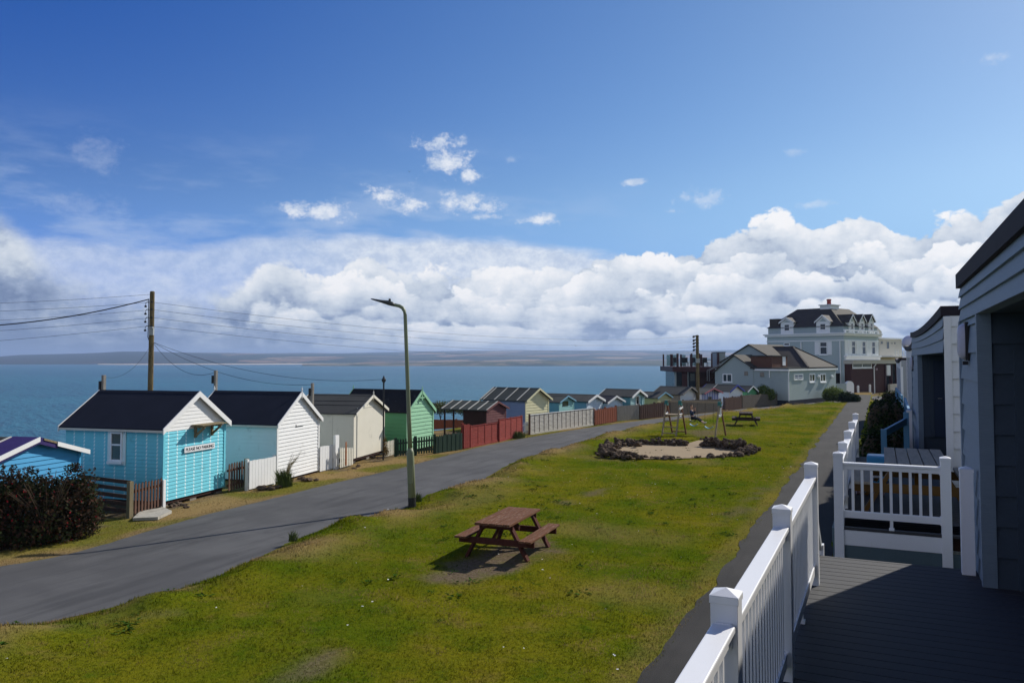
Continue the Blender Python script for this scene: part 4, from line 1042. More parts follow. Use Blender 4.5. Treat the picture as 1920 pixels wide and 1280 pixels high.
b = MB(); c = rr*.06-ff*.13; zz = zat(PM, 622)+1.5; b.box((c.x, c.y, zz), (.16,.1,.26), YAW); b.box((c.x-ff.x*.055, c.y-ff.y*.055, zz+.16), (.17,.12,.06), YAW); b.build('junction_box', M['galv'], tp)
def wire(label, p, q, sag, r=.009, name='overhead_wire', group='overhead wires on the utility poles'):
    p, q = Vector(p), Vector(q); pts = []
    for i in range(25):
        s = i/24; pts.append(p.lerp(q, s)-p*0+Vector((0,0,-4*sag*s*(1-s))))
    c = (p+q)/2; b = MB(); b.tube([k-p for k in pts], r, 5, False); o = b.build(name, M['wire'], loc=p); return tag(o, label, 'wire', group)
PM3 = lambda v, dx=0: Vector((PM.x+rr.x*dx, PM.y+rr.y*dx, zat(PM, v)))
PL = lambda v, d=26: (lambda P: Vector((P.x, P.y, zat(P, v))))(col(-560, d, 5))
PF = col(1308, 62, 3)
for i, (v0, vl, nm) in enumerate(((552,575,'topmost'),(567,590,'second from the top'),(581,613,'middle'),(596,642,'fourth from the top'),(611,668,'lowest'))):
    wire('thin wire left of the tall pole, %s of five' % nm, PM3(v0, -.1), PL(vl), .18, .006)
wire('thick black cable drooping from the tall pole to the left edge', PM3(561,-.13), PL(570), .95, .022, 'power_cable')
for v0, v1, nm in ((567,630,'topmost'),(581,640,'second'),(596,650,'third'),(612,660,'lowest')):
    P = Vector((PF.x, PF.y, zat(PF, v1))); wire('thin wire from the tall to the far pole, %s of four' % nm, PM3(v0,.1), P, .75, .006)
def small_post(u, v0, d, zbase, label, m=None, r=.05, cap=False, name='service_post', vb=None):
    P = col(u, d, 1.5); z1 = zat(P, v0); b = MB(); t = thing(name, label, 'post', (P.x, P.y, zbase), 0)
    b.b2((-r,-r,0), (r,r,z1-zbase)) if not cap else b.tube([(0,0,0),(0,0,z1-zbase-.15)], r*.8, 8); b.build('shaft', m or M['grey_wood'], t)
    k = MB()
    if cap: k.lathe((0,0,z1-zbase-.2), [(.035,0),(.09,.07),(.09,.14),(.05,.18),(.02,.28)], 10); k.build('cowl', m, t)
    else: k.b2((-r-.07,-r-.05,z1-zbase-.5),(-r+.0,r,z1-zbase-.2)); k.build('terminal_box', M['metal_dark'], t)
    return Vector((P.x, P.y, z1))
s1 = small_post(192, 703, 26.5, -.6, 'short grey service post at the back of the light blue hut')
s2 = small_post(403, 694, 30.5, -.6, 'short grey service post at the back of the white hut')
s3 = small_post(585, 718, 31.2, 0, 'leaning brown service post between the white and cream huts', M['grey_wood'], .045)
s4 = small_post(719, 708, 33.2, 0, 'black flue pipe with cowl beside the green hut', M['metal_dark'], .042, True, name='flue_pipe')
for P_, lb, sg in ((s1,'thin grey wire from the tall pole to the post behind the light blue hut',.45),(s2,'drooping wire from the tall pole to the post behind the white hut',.55),(s3,'wire from the tall pole to the brown post by the cream hut',.5),(s4,'wire from the tall pole to the black flue by the green hut',.55)):
    wire(lb, PM3(641,.05), P_-Vector((0,0,.06)), sg, .007 if P_ is not s1 else .005, 'service_wire', 'service wires from the tall pole to the huts')
tf = pole('utility_pole', 'distant utility pole in front of the glass terrace', PF, -.4, zat(PF, 628), .13, M['pole'], 'pole')
for v in (630, 637, 643, 649, 655):
    zz = zat(PF, v)+.4; b = MB(); b.bar(-rr*.30+Vector((0,0,zz)), rr*.12+Vector((0,0,zz)), .09, .08); b.lathe((-rr.x*.28,-rr.y*.28,zz-.05), [(.03,-.09),(.09,-.06),(.08,.05),(.03,.09)], 7); b.build('insulator', M['metal_dark'], tf)
b = MB(); c = -ff*.17; b.box((c.x,c.y,zat(PF,676)+.4), (.26,.12,.34), YAW); b.build('junction_box', M['galv'], tf)
# ------------------------------------------------------------------ street lamp
def street_lamp():
    P = at(773, 944, .12); t = thing('street_lamp', 'olive green street lamp column with a swan neck at the road edge', 'street lamp', (P.x, P.y, 0.0))
    ztop = zat(P, 578); T = P+rr*(-16/F_PX*22.3); lean = Vector((T.x-P.x, T.y-P.y, 0))
    pt = lambda z: lean*(z/ztop)+Vector((0,0,z))
    b = MB(); b.tube([pt(-.2), pt(1.55), pt(1.68)], [.108,.104,.07], 12); b.build('base', M['lamp_green'], t, smooth=True)
    arm = (-rr*.97+ff*.15).normalized(); pts = [pt(1.6), pt(2.6), pt(ztop-.7), pt(ztop-.18)]
    for a in (25, 50, 75, 86): q = math.radians(a); pts.append(pt(ztop-.18)+arm*.24*(1-math.cos(q))+Vector((0,0,.26*math.sin(q))))
    e = pts[-1]; pts.append(e+arm*.16+Vector((0,0,.035)))
    b = MB(); b.tube(pts, [.066,.06,.052,.05,.05,.05,.05,.048,.046], 12); b.build('column', M['lamp_green'], t, smooth=True)
    s = pts[-1]; tip = s+arm*.62+Vector((0,0,.16)); ax = (tip-s); side = Vector((-arm.y, arm.x, 0))
    b = MB(); prof = ((-.12,.05,.05),(0,.075,.085),(.16,.12,.09),(.5,.14,.055),(.92,.12,.03),(1.0,.06,.02)); ring = []
    for f, w_, h_ in prof:
        c = s+ax*f
        for k in range(10):
            a = 2*PI*k/10; ring.append(c+side*w_*math.cos(a)+Vector((0,0,h_*math.sin(a)*(1 if math.sin(a) > 0 else .6))))
    fs = [(10*i+k, 10*i+(k+1) % 10, 10*i+10+(k+1) % 10, 10*i+10+k) for i in range(5) for k in range(10)]+[tuple(range(10))[::-1], tuple(range(50,60))]
    b.add(ring, fs); hd = b.build('lamp_head', M['lamp_head'], t, smooth=True)
    b = MB(); c = s+ax*.12+Vector((0,0,.08)); b.lathe(c, [(.035,0),(.035,.05),(.02,.07)], 8); b.build('photocell', M['metal_dark'], hd)
    b = MB(); q = pt(.95); b.box((q.x-ff.x*.1,q.y-ff.y*.1,.95), (.11,.02,.5), YAW); b.build('access_door', M['lamp_green'], t)
    b = MB(); b.tube([pt(.0), pt(.30)], [.112,.111], 12); b.build('foot_band', M['metal_dark'], t)
street_lamp()
# ------------------------------------------------------------------ foliage
def leaf_mat(name, a, b_, c, sc=3.0, rough=.55):
    m = bpy.data.materials.new(name); m.use_nodes = True; t = NT(m.node_tree); b = t.n['Principled BSDF']
    tone = t.new('ShaderNodeAttribute', attribute_name='tone').outputs['Fac']
    g = t.new('ShaderNodeTexCoord').outputs['Object']; n = t.noise(g, sc, 3)
    cc = t.mix(t.step(n, .4, .65), a, b_); cc = t.mix(t.step(tone, .80, .86), cc, c)
    hv = t.new('ShaderNodeHueSaturation'); t.set(hv.inputs['Color'], cc); t.set(hv.inputs['Value'], t.m('ADD', .6, t.m('MULTIPLY', tone, .8)))
    t.l.new(hv.outputs[0], b.inputs['Base Color']); b.inputs['Roughness'].default_value = rough; b.inputs['Specular IOR Level'].default_value = .04
    tr = t.new('ShaderNodeBsdfTranslucent'); mx = t.new('ShaderNodeMixShader'); mx.inputs[0].default_value = .35; t.l.new(hv.outputs[0], tr.inputs['Color'])
    t.l.new(b.outputs[0], mx.inputs[1]); t.l.new(tr.outputs[0], mx.inputs[2]); t.l.new(mx.outputs[0], t.n['Material Output'].inputs['Surface'])
    return m
def leaves(name, blobs, n, size, m, parent, shell=.45, up=0.0, tone=(0, 1), flat=False):
    vols = np.array([b[3]*b[4]*b[5] for b in blobs])**.7; pick = RNG.choice(len(blobs), n, p=vols/vols.sum()); B = np.array(blobs, float)[pick]
    d = RNG.normal(size=(n, 3)); d /= np.linalg.norm(d, axis=1)[:, None]
    rad = (1-shell*RNG.random(n)**1.6)*(1+.12*RNG.normal(size=n)); P = B[:, :3]+d*B[:, 3:6]*rad[:, None]
    keep = P[:, 2] > .01; P = P[keep]; d = d[keep]; n = len(P)
    nr = d+RNG.normal(size=(n, 3))*.75; nr[:, 2] += up; nr /= np.linalg.norm(nr, axis=1)[:, None]
    ax = RNG.normal(size=(n, 3)); a = np.cross(nr, ax); a /= np.linalg.norm(a, axis=1)[:, None]; b = np.cross(nr, a)
    s = size*RNG.uniform(.6, 1.45, n)[:, None]
    V = np.stack([P-a*s, P+b*s*.5, P+a*s, P-b*s*.5], 1).reshape(-1, 3).astype(np.float32)
    me = bpy.data.meshes.new(name); me.vertices.add(4*n); me.vertices.foreach_set('co', V.ravel())
    me.loops.add(4*n); me.loops.foreach_set('vertex_index', np.arange(4*n, dtype=np.int32))
    me.polygons.add(n); me.polygons.foreach_set('loop_start', np.arange(0, 4*n, 4, dtype=np.int32)); me.update(); me.validate()
    at_ = me.attributes.new('tone', 'FLOAT', 'POINT'); at_.data.foreach_set('value', np.repeat(RNG.uniform(*tone, n), 4).astype(np.float32))
    me.materials.append(m); o = bpy.data.objects.new(name, me); COL.objects.link(o); o.parent = parent; return o
def stems(parent, n, h, spread, m, r=.012, name='stem'):
    b = MB()
    for _ in range(n):
        a = random.uniform(0, 2*PI); k = random.uniform(.2, 1)*spread; b.tube([(0,0,-.05), (math.cos(a)*k*.4, math.sin(a)*k*.4, h*.5), (math.cos(a)*k, math.sin(a)*k, h*random.uniform(.75, 1))], [r*1.6, r, r*.5], 5)
    b.build(name, m, parent)
M['twig'] = mat('brown_twig', (.07,.05,.03), rough=.9)
LF_RED = leaf_mat('fuchsia_leaf', (.040,.030,.018), (.028,.040,.014), (.065,.030,.020))
LF_DARK = leaf_mat('evergreen_leaf', (.014,.027,.007), (.010,.019,.006), (.026,.045,.010))
LF_LIME = leaf_mat('shrub_leaf', (.075,.11,.018), (.05,.085,.016), (.11,.13,.03))
LF_BRIGHT = leaf_mat('bright_shrub_leaf', (.11,.16,.022), (.07,.11,.018), (.16,.19,.04))
LF_OLIVE = leaf_mat('bank_leaf', (.085,.10,.035), (.06,.08,.03), (.13,.12,.05))
FLOWER = leaf_mat('fuchsia_flower', (.30,.012,.022), (.20,.012,.03), (.36,.03,.04))
# the fuchsia by the road
def fuchsia():
    c = at(88, 1014, .02); t = thing('fuchsia_bush', 'large dark fuchsia bush with red flowers in front of the bright blue hut', 'bush', c)
    def L(u, v, dd=0.0, d=None):
        P = col(u, rd(c)[1]+dd, 1); z = zat(P, v); return (P.x-c.x, P.y-c.y, z)
    bl = []
    for u, v, dd, r, h_ in ((20,955,.0,.75,.75),(85,960,.1,.85,.75),(150,960,.5,.55,.60),(-30,960,-.3,.9,.8),(60,915,.2,.6,.42),(140,915,.6,.50,.40),(20,910,-.1,.55,.40),(-60,985,-.7,.95,.7),(40,995,-.2,.8,.5),(110,985,.2,.7,.55),(158,925,.7,.30,.34),(-110,960,-.8,1.0,.9),(165,965,.5,.36,.45),(100,925,.3,.55,.5)):
        bl.append(L(u, v+(12 if u < 120 else 4), dd)+(r, r, h_))
    leaves('foliage', bl, 42000, .042, LF_RED, t, .75)
    leaves('flower_sprays', [(x, y, z+.08, rx*1.04, ry*1.04, rz*1.08) for x, y, z, rx, ry, rz in bl], 650, .026, FLOWER, t, .10, tone=(0, 1))
    sp = []
    for _ in range(60):
        b = random.choice(bl[:7]); a = random.uniform(0, 2*PI); k = random.uniform(0, .9); x, y = b[0]+math.cos(a)*b[3]*k, b[1]+math.sin(a)*b[4]*k; z = b[2]+b[5]*math.sqrt(1-k*k*.8)
        for j in range(4): sp.append((x+random.uniform(-.04,.04), y, z+.05+j*.05, .04, .04, .04))
    leaves('top_sprays', sp, 2200, .026, LF_RED, t, 1.0)
    stems(t, 26, 1.5, 1.1, M['twig'])
fuchsia()
def bush(label, P, blobs, n, size, m, name='bush', cat='bush', group=None, shell=.55, nst=8, sth=.7):
    t = thing(name, label, cat, (P.x, P.y, P.z), 0, group); leaves('foliage', blobs, n, size, m, t, shell); stems(t, nst, sth, .35, M['twig']); return t
bush('rounded green shrub at the corner of the pale bungalow', at(1562,753,.1), [(0,0,.72,.85,.85,.72),(.5,.3,.6,.6,.7,.6),(-.45,.2,.6,.5,.6,.6)], 7500, .06, LF_BRIGHT, 'round_shrub')
bush('low dark shrub beside the rounded green shrub', at(1587,755,.1), [(0,0,.5,.7,.7,.5),(.7,.3,.4,.5,.5,.4)], 4200, .07, LF_DARK, 'dark_shrub')
bush('bright shrub between the green hut and the bungalow wall', col(1431,71.5,0), [(0,0,1.25,.6,.6,.62),(.6,.2,1.0,.5,.5,.5),(-.4,0,1.0,.4,.4,.45)], 4200, .06, LF_BRIGHT, 'green_shrub')
bush('olive bank shrubs beyond the brown garden fence', col(826,53,.2), [(0,0,.75,1.2,1.0,.42),(1.7,.6,.7,1.3,1.0,.42),(3.3,1.0,.65,1.3,1,.38),(-1.5,-.4,.6,1.0,1.0,.4)], 8000, .06, LF_OLIVE, 'bank_shrub')
bush('small brown creeper growing on the black flue by the green hut', s4-Vector((0,0,s4.z)), [(.08,0,.65,.10,.10,.32),(.14,0,.4,.14,.12,.22)], 420, .03, leaf_mat('creeper_leaf', (.16,.10,.03), (.10,.085,.03), (.2,.13,.05)), 'creeper', 'creeper', nst=3)
def grass_clump(label, P, n, h, r, m, name='grass_clump'):
    t = thing(name, label, 'grass clump', P); x = RNG.normal(size=n)*r*.5; y = RNG.normal(size=n)*r*.5; hh = h*RNG.uniform(.35, 1, n)
    V = []; Fc = []
    for i in range(n):
        a = random.uniform(0, 2*PI); l = hh[i]*random.uniform(.15, .6); w_ = .009; b0 = len(V); px, py_ = x[i]*.6, y[i]*.6
        V += [(px-w_, py_, 0), (px+w_, py_, 0), (px+math.cos(a)*l*.4+w_*.7, py_+math.sin(a)*l*.4, hh[i]*.65), (px+math.cos(a)*l, py_+math.sin(a)*l, hh[i]), (px+math.cos(a)*l*.4-w_*.7, py_+math.sin(a)*l*.4, hh[i]*.65)]
        Fc.append(tuple(range(b0, b0+5)))
    b = MB(); b.add(V, Fc); b.build('blades', m, t); return t
GC = mat('clump_grass', (.075,.105,.02), rough=.7, var=.5, sc=6, fine=.3, bump=0)
g = grass_clump('tall green grass clump at the foot of the white hut', at(533,911,.03), 420, .62, .34, GC)
b = MB()
for _ in range(26):
    a = random.uniform(-.3, 1.2); l = random.uniform(.2, .6); b.tube([(0,0,.2),(math.cos(a)*l*.5,math.sin(a)*l*.5,.7),(math.cos(a)*l,math.sin(a)*l,random.uniform(.8,1.15))], [.005,.004,.003], 4)
b.build('seed_stalks', mat('seed_stalk', (.30,.24,.12), rough=.9, bump=0), g)
grass_clump('weed clump at the end of the red fence', at(972,820,.03), 300, .40, .5, GC)
grass_clump('tall weeds at the edge of the lawn by the road', at(548,1014,.1), 70, .26, .12, GC)
grass_clump('tuft of weeds at the foot of the street lamp', at(783,940,.12), 120, .28, .16, GC)
# ------------------------------------------------------------------ sandpit
def sandpit():
    pc = at(1272, 843, LAWN); e = lambda u, v: at(u, v, LAWN)
    rim = [(1150,857),(1140,848),(1146,839),(1165,833),(1210,832),(1262,834),(1300,834),(1325,833),(1370,835),(1396,839),(1408,845),(1388,851),(1350,857),(1290,860),(1220,861),(1170,861)]
    pts = [e(*p) for p in rim]; cx = sum(p.x for p in pts)/len(pts); cy = sum(p.y for p in pts)/len(pts)
    vs = [(cx, cy, LAWN+.045)]+[(p.x, p.y, LAWN+.032) for p in pts]; n = len(pts)
    o = MB(); o.add(vs, [(0, i+1, (i+1) % n+1) for i in range(n)]); tag(o.build('sand', M['sand']), kind='structure')
    b = MB(); q = [e(1283,834),(e(1320,836)),e(1352,828),e(1310,826.5)]; b.quad([(p.x,p.y,LAWN+.04) for p in q]); tag(b.build('sandy_gap', M['sand']), kind='structure')
    def wall(label, line, hgt, thick, n, rs):
        L = dense([(p.x, p.y) for p in line], .08); c = L[len(L)//2]; bm = bmesh.new()
        for _ in range(n):
            p = random.choice(L); me = random.choice(ROCKS); f = random.random()
            s = random.uniform(.6, 1.25)*rs; k0 = len(bm.verts); bm.from_mesh(me); bm.verts.ensure_lookup_table()
            mt = Matrix.Translation((p.x-c.x+random.gauss(0, thick/2.4), p.y-c.y+random.gauss(0, thick/2.4), hgt*f**.9*random.uniform(.75, 1.1))) @ Matrix.Rotation(random.uniform(0, 6.3), 4, 'Z') @ Matrix.Rotation(random.uniform(-.9, .9), 4, 'X') @ Matrix.Diagonal((s, s*random.uniform(.6, 1), s*random.uniform(.6, 1.3), 1))
            bmesh.ops.transform(bm, matrix=mt, verts=bm.verts[k0:])
        me = bpy.data.meshes.new('stone_wall'); bm.to_mesh(me); bm.free(); me.materials.append(M['rock'])
        o = bpy.data.objects.new('stone_wall', me); COL.objects.link(o); o.location = (c.x, c.y, LAWN); return tag(o, label, 'stone wall', 'rough stone walls round the sandpit')
    wall('rough dark stone wall curving round the left end of the sandpit', [e(1192,838),e(1170,835),e(1151,839),e(1139,848),e(1149,856),e(1174,860)], .27, .55, 200, .125)
    wall('low dark stone wall along the back of the sandpit below the swing ladder', [e(1180,834),e(1225,834.5),e(1286,836.5)], .30, .2, 130, .105)
    wall('dark stone wall at the right of the sandpit gap', [e(1325,838),e(1360,841),e(1388,845)], .44, .34, 170, .12)
    wall('tumbled stone bank at the right end of the sandpit', [e(1382,840),e(1396,842),e(1406,846),e(1390,851)], .20, .5, 130, .105)
    def body(line, hgt, th, parent):
        b = MB(); 
        for p, q in zip(line[:-1], line[1:]): b.bar((p.x, p.y, LAWN+hgt/2), (q.x, q.y, LAWN+hgt/2), th, hgt)
        return b
    for i in range(34):
        u = 1172+i*6.6+random.uniform(-4, 4)
        if 1282 < u < 1292 or 1318 < u < 1326: continue
        v = 860.5-abs(u-1250)*.02-(max(0, u-1330)*.055)+random.uniform(-1.6, 1.2); p = e(u, v); s = random.uniform(.07, .18)*(1.1 if u < 1260 or u > 1330 else .72)
        o = bpy.data.objects.new('rock', random.choice(ROCKS)); COL.objects.link(o); o.location = (p.x, p.y, LAWN+s*.3); o.scale = (s, s*random.uniform(.6, 1), s*random.uniform(.6, 1)); o.rotation_euler = (random.uniform(-.4,.4), random.uniform(-.4,.4), random.uniform(0, 6))
        tag(o, 'one of the loose dark rocks along the near edge of the sandpit', 'rock', 'loose rocks along the near edge of the sandpit')
sandpit()
def verge_rubble():
    for i, (u, v, n) in enumerate(((578,899,9),(505,915,10),(698,858,7),(340,949,6),(668,876,5))):
        for _ in range(n):
            p = at(u+random.uniform(-18, 18), v+random.uniform(-3, 3), 0); s = random.uniform(.05, .13); o = bpy.data.objects.new('clod', random.choice(ROCKS)); COL.objects.link(o)
            o.location = (p.x, p.y, s*.35); o.scale = (s*1.3, s, s*.8); o.rotation_euler = (0, 0, random.uniform(0, 6)); tag(o, 'one of the brown clods of earth lying at the feet of the near huts', 'clod', 'clods of earth below the huts')
verge_rubble()
# ------------------------------------------------------------------ picnic tables
def picnic_table(label, P, rz, L=1.9, wtop=.76, ht=.75, m_top=None, m_fr=None, name='picnic_table', group=None, planks=5, lw=.135):
    t = thing(name, label, 'picnic table', P, rz, group); mt, mf = m_top or M['table_red'], m_fr or M['table_red_x']
    b = MB(); pw = wtop/planks
    for i in range(planks): b.b2((-wtop/2+i*pw+.006, -L/2, ht-.05), (-wtop/2+(i+1)*pw-.006, L/2, ht-.004*(i % 2)))
    b.build('table_top', mt, t, bevel=.006)
    for s in (-1, 1):
        b = MB(); 
        for k in (0, 1): x = s*(.62+.135*k); b.b2((x-.062, -L/2, .415), (x+.062, L/2, .455))
        b.build('seat', mt, t, bevel=.006)
    for y in (-L/2+.28, L/2-.28):
        for s in (-1, 1):
            b = MB(); b.bar((s*.27, y, ht-.06), (s*.66, y, 0), .055, lw, (0,1,0)); b.build('leg', mf, t, bevel=.004)
        o = .05 if y < 0 else -.05
        b = MB(); b.b2((-.81, y-.022-o, .29), (.81, y+.022-o, .415)); b.build('seat_bearer', mf, t, bevel=.004)
        b = MB(); b.b2((-wtop/2+.02, y-.022-o, ht-.145), (wtop/2-.02, y+.022-o, ht-.048)); b.build('top_bearer', mf, t, bevel=.004)
        b = MB(); b.bar((0, y+(.05 if y < 0 else -.05), .36), (0, y*.28, ht-.05), .045, .09); b.build('brace', mf, t)
    return t
Pn, Pf = at(922, 981.5, LAWN+.75), at(983, 951, LAWN+.75); pd = (Pf-Pn); Lp = pd.length
picnic_table('red brown wooden picnic table standing on the near lawn', Vector(((Pn.x+Pf.x)/2, (Pn.y+Pf.y)/2, LAWN)), math.atan2(pd.y, pd.x)-PI/2, Lp, .76)
Pd = at(1397, 797, LAWN); picnic_table('dark wooden picnic table on the far lawn beyond the swings', Vector((Pd.x, Pd.y+.4, LAWN)), math.radians(8), 1.7, .80, .76, M['table_dark'], M['table_dark'], lw=.17)
# ------------------------------------------------------------------ swings and child
def swing_set():
    A = at(1262, 815, LAWN); B = at(1350, 819, LAWN); A.z = B.z = LAWN
    t = thing('swing_set', 'wooden swing frame with a ladder tower beside the sandpit', 'swing set', A, math.atan2((B-A).y, (B-A).x)); L = (B-A).length
    zb = zat(A, 753)-LAWN; hx = .78
    def post(x, y0, top_x, m, nm='leg'):
        b = MB(); b.bar((x, y0, 0), (top_x, 0 if y0 > 0 else -.02, zb), .07, .07); b.build(nm, m, t)
    xl = (-.34, .40)
    for x in xl: post(x-.06, -.62, x, M['timber_swing']); post(x+.08, .78, x+.02, M['timber_brown'])
    post(L-.1, -.62, L, M['timber_swing']); post(L+.12, .78, L+.02, M['timber_brown'])
    b = MB(); b.bar((xl[0]-.15, 0, zb+.02), (L+.12, 0, zb+.02), .09, .09); b.build('top_beam', M['timber_swing'], t)
    for i, x in enumerate((xl[0], xl[1], L)):
        b = MB(); b.box((x, 0, zb-.06), (.16,.20,.26)); b.build('bracket', M['plastic_green'], t)
    for f in (.08,.26,.44):
        b = MB(); y = -.62*(1-f); b.bar((xl[0]-.05, y, zb*f), (xl[1]-.05, y, zb*f), .05, .05); b.build('rung', M['timber_swing'], t)
    for y in (.76,): b = MB(); b.bar((xl[0]+.02, y, .12), (xl[1]+.08, y, .12), .05, .05); b.build('rung', M['timber_brown'], t)
    b = MB(); b.b2((xl[0]-.06, -.30, zb*.60), (xl[1]+.06, .34, zb*.60+.05)); b.build('platform', M['timber_swing'], t)
    for x, z in ((xl[1]+.02, .60), (xl[1]+.03, .80), (L+.02, .62), (xl[0], .62)):
        b = MB(); b.bar((x, -.26, zb*z+.0), (x, .30, zb*z+.06), .07, .10); b.build('handrail', M['white'], t)
    b = MB(); b.b2((L-.0,-.03,zb*.60),(L+.075,.03,zb*.86)); b.build('white_flag_board', M['white'], t)
    def swing(x, y, z, w, m, rope_top=None):
        b = MB(); n = 8
        for i in range(n):
            a0, a1 = i/n, (i+1)/n; s = lambda a: -.10*math.sin(PI*a)
            b.bar((x-w/2+w*a0, y, z+s(a0)), (x-w/2+w*a1, y, z+s(a1)), .13, .025)
        o = b.build('swing_seat', m, t); r = MB()
        for sx in (-1, 1): r.tube([(x+sx*w/2, y, z), (x+sx*w/2, 0, zb)], .007, 5)
        r.build('rope', M['wire'], o)
    def lx(u): 
        lo, hi = -1, L+1
        d = (B-A).normalized()
        for _ in range(40):
            m = (lo+hi)/2; P = A+d*m
            if proj((P.x, P.y, LAWN+.6))[0] < u: lo = m
            else: hi = m
        return lo
    swing(lx(1330.5), -.15, .53, .42, M['plastic_blue']); swing(lx(1301.5), -.1, .62, .40, M['plastic_blue'])
    sx = lx(1293); swing(sx, .62, .78, .36, M['metal_dark'])
    b = MB(); b.tube([(lx(1292)-.06,0,zb-.02),(lx(1292)-.06,0,zb-.22)], .008, 5); b.tube([(lx(1292)+.14,0,zb-.02),(lx(1292)+.14,0,zb-.22)], .008, 5); b.build('ring_rope', M['wire'], t)
    return t, sx, zb
SW, SX, SZB = swing_set()
def skin_mesh(name, nodes, edges, m, parent, sub=2):
    me = bpy.data.meshes.new(name); me.from_pydata([n[:3] for n in nodes], edges, []); o = bpy.data.objects.new(name, me); COL.objects.link(o); o.parent = parent
    md = o.modifiers.new('skin', 'SKIN'); md.use_smooth_shade = True
    for i, n in enumerate(nodes): me.skin_vertices[0].data[i].radius = n[3] if isinstance(n[3], tuple) else (n[3], n[3]); me.skin_vertices[0].data[i].use_root = (i == 0)
    s = o.modifiers.new('sub', 'SUBSURF'); s.levels = sub; s.render_levels = sub; me.materials.append(m); return o
def child():
    wm = SW.matrix_basis; M4 = Matrix.Translation(SW.location) @ Matrix.Rotation(SW.rotation_euler.z, 4, 'Z')
    P = M4 @ Vector((SX, .62, .80)); root = thing('person', 'child in a navy top riding a swing with legs stretched forward', 'person', P, SW.rotation_euler.z)
    # seated, leaning back to the left, legs out to the right
    pel = (0,0,.09); sp = (-.03,.0,.25); ch = (-.06,.0,.40); nk = (-.07,0,.50); hd = (-.06,0,.58); hd2 = (-.055,0,.68); hd3 = (-.05,0,.76)
    def limb(s): 
        y = s*.09
        return [(.04,y,.08,.07), (.24,y*1.1,.06,.062), (.30,y*1.1,.045,.055), (.50,y*1.1,-.10,.042), (.60,y*1.1,-.16,.032), (.70,y*1.1,-.14,.028)]
    def arm(s): 
        y = s
        return [(-.06,y*.14,.43,.05), (-.02,y*.19,.33,.038), (.04,y*.18,.30,.034), (.08,y*.18,.45,.028), (.085,y*.18,.52,.026)]
    def hand(s):
        x, y, z = .09, s*.18, .55; out = []
        for i in range(4): out.append([(x+.006*i-.01, y+s*.008, z+.01, .010), (x+.012*i-.012, y+s*.024, z+.03+.006*(i % 3), .008), (x+.012*i-.012, y+s*.012, z+.05+.004*(i % 2), .007)])
        out.append([(x-.015, y-s*.012, z, .010), (x-.03, y-s*.022, z+.022, .008)])
        return out
    nodes = [pel+((.10,.085),), sp+((.085,.075),), ch+((.105,.08),), nk+(.04,), hd+(.055,), hd2+((.075,.07),), hd3+((.055,.05),)]
    edges = [(0,1),(1,2),(2,3),(3,4),(4,5),(5,6)]
    for s in (-1, 1):
        n0 = len(nodes); ln = limb(s); nodes += ln; edges += [(0, n0)]+[(n0+i, n0+i+1) for i in range(len(ln)-1)]
        n0 = len(nodes); an = arm(s); nodes += an; edges += [(2, n0)]+[(n0+i, n0+i+1) for i in range(len(an)-1)]
        last = len(nodes)-1
        for fchain in hand(s):
            n1 = len(nodes); nodes += fchain; edges += [(last, n1)]+[(n1+i, n1+i+1) for i in range(len(fchain)-1)]
    skin_mesh('body', nodes, edges, M['skin'], root)
    g = .014
    nodes = [pel+((.115,.10),), sp+((.105,.095),), ch+((.122,.098),), (-.068,0,.475,.062)]; edges = [(0,1),(1,2),(2,3)]
    for s in (-1, 1):
        n0 = len(nodes); an = [(x, y, z, r+g) for x, y, z, r in arm(s)[:4]]; nodes += an; edges += [(2, n0)]+[(n0+i, n0+i+1) for i in range(3)]
    skin_mesh('jacket', nodes, edges, M['navy'], root)
    nodes = [(0,0,.07,(.12,.10))]; edges = []
    for s in (-1, 1):
        n0 = len(nodes); ln = [(x, y, z, r+.014) for x, y, z, r in limb(s)[:4]]; nodes += ln; edges += [(0, n0)]+[(n0+i, n0+i+1) for i in range(3)]
    skin_mesh('trousers', nodes, edges, M['dark_cloth'], root)
    for s in (-1, 1): skin_mesh('shoe', [(.585,s*.1,-.165,.045),(.64,s*.1,-.155,.042),(.72,s*.1,-.13,.032)], [(0,1),(1,2)], M['shoe'], root)
    skin_mesh('hair', [(-.11,0,.66,(.045,.05)),(-.085,0,.74,(.06,.065)),(-.035,0,.785,(.045,.055))], [(0,1),(1,2)], M['hair'], root)
    b = MB()
    for s in (-1, 1): b.lathe((.018, s*.028, .675), [(.0,-.008),(.008,-.004),(.008,.004),(0,.008)], 6)
    b.build('eyes', M['black'], root)
    b = MB(); b.ext([(.012,-.012,.645),(.012,.012,.645),(.016,0,.67)], (.028,0,-.006)); b.build('nose', M['skin'], root)
child()
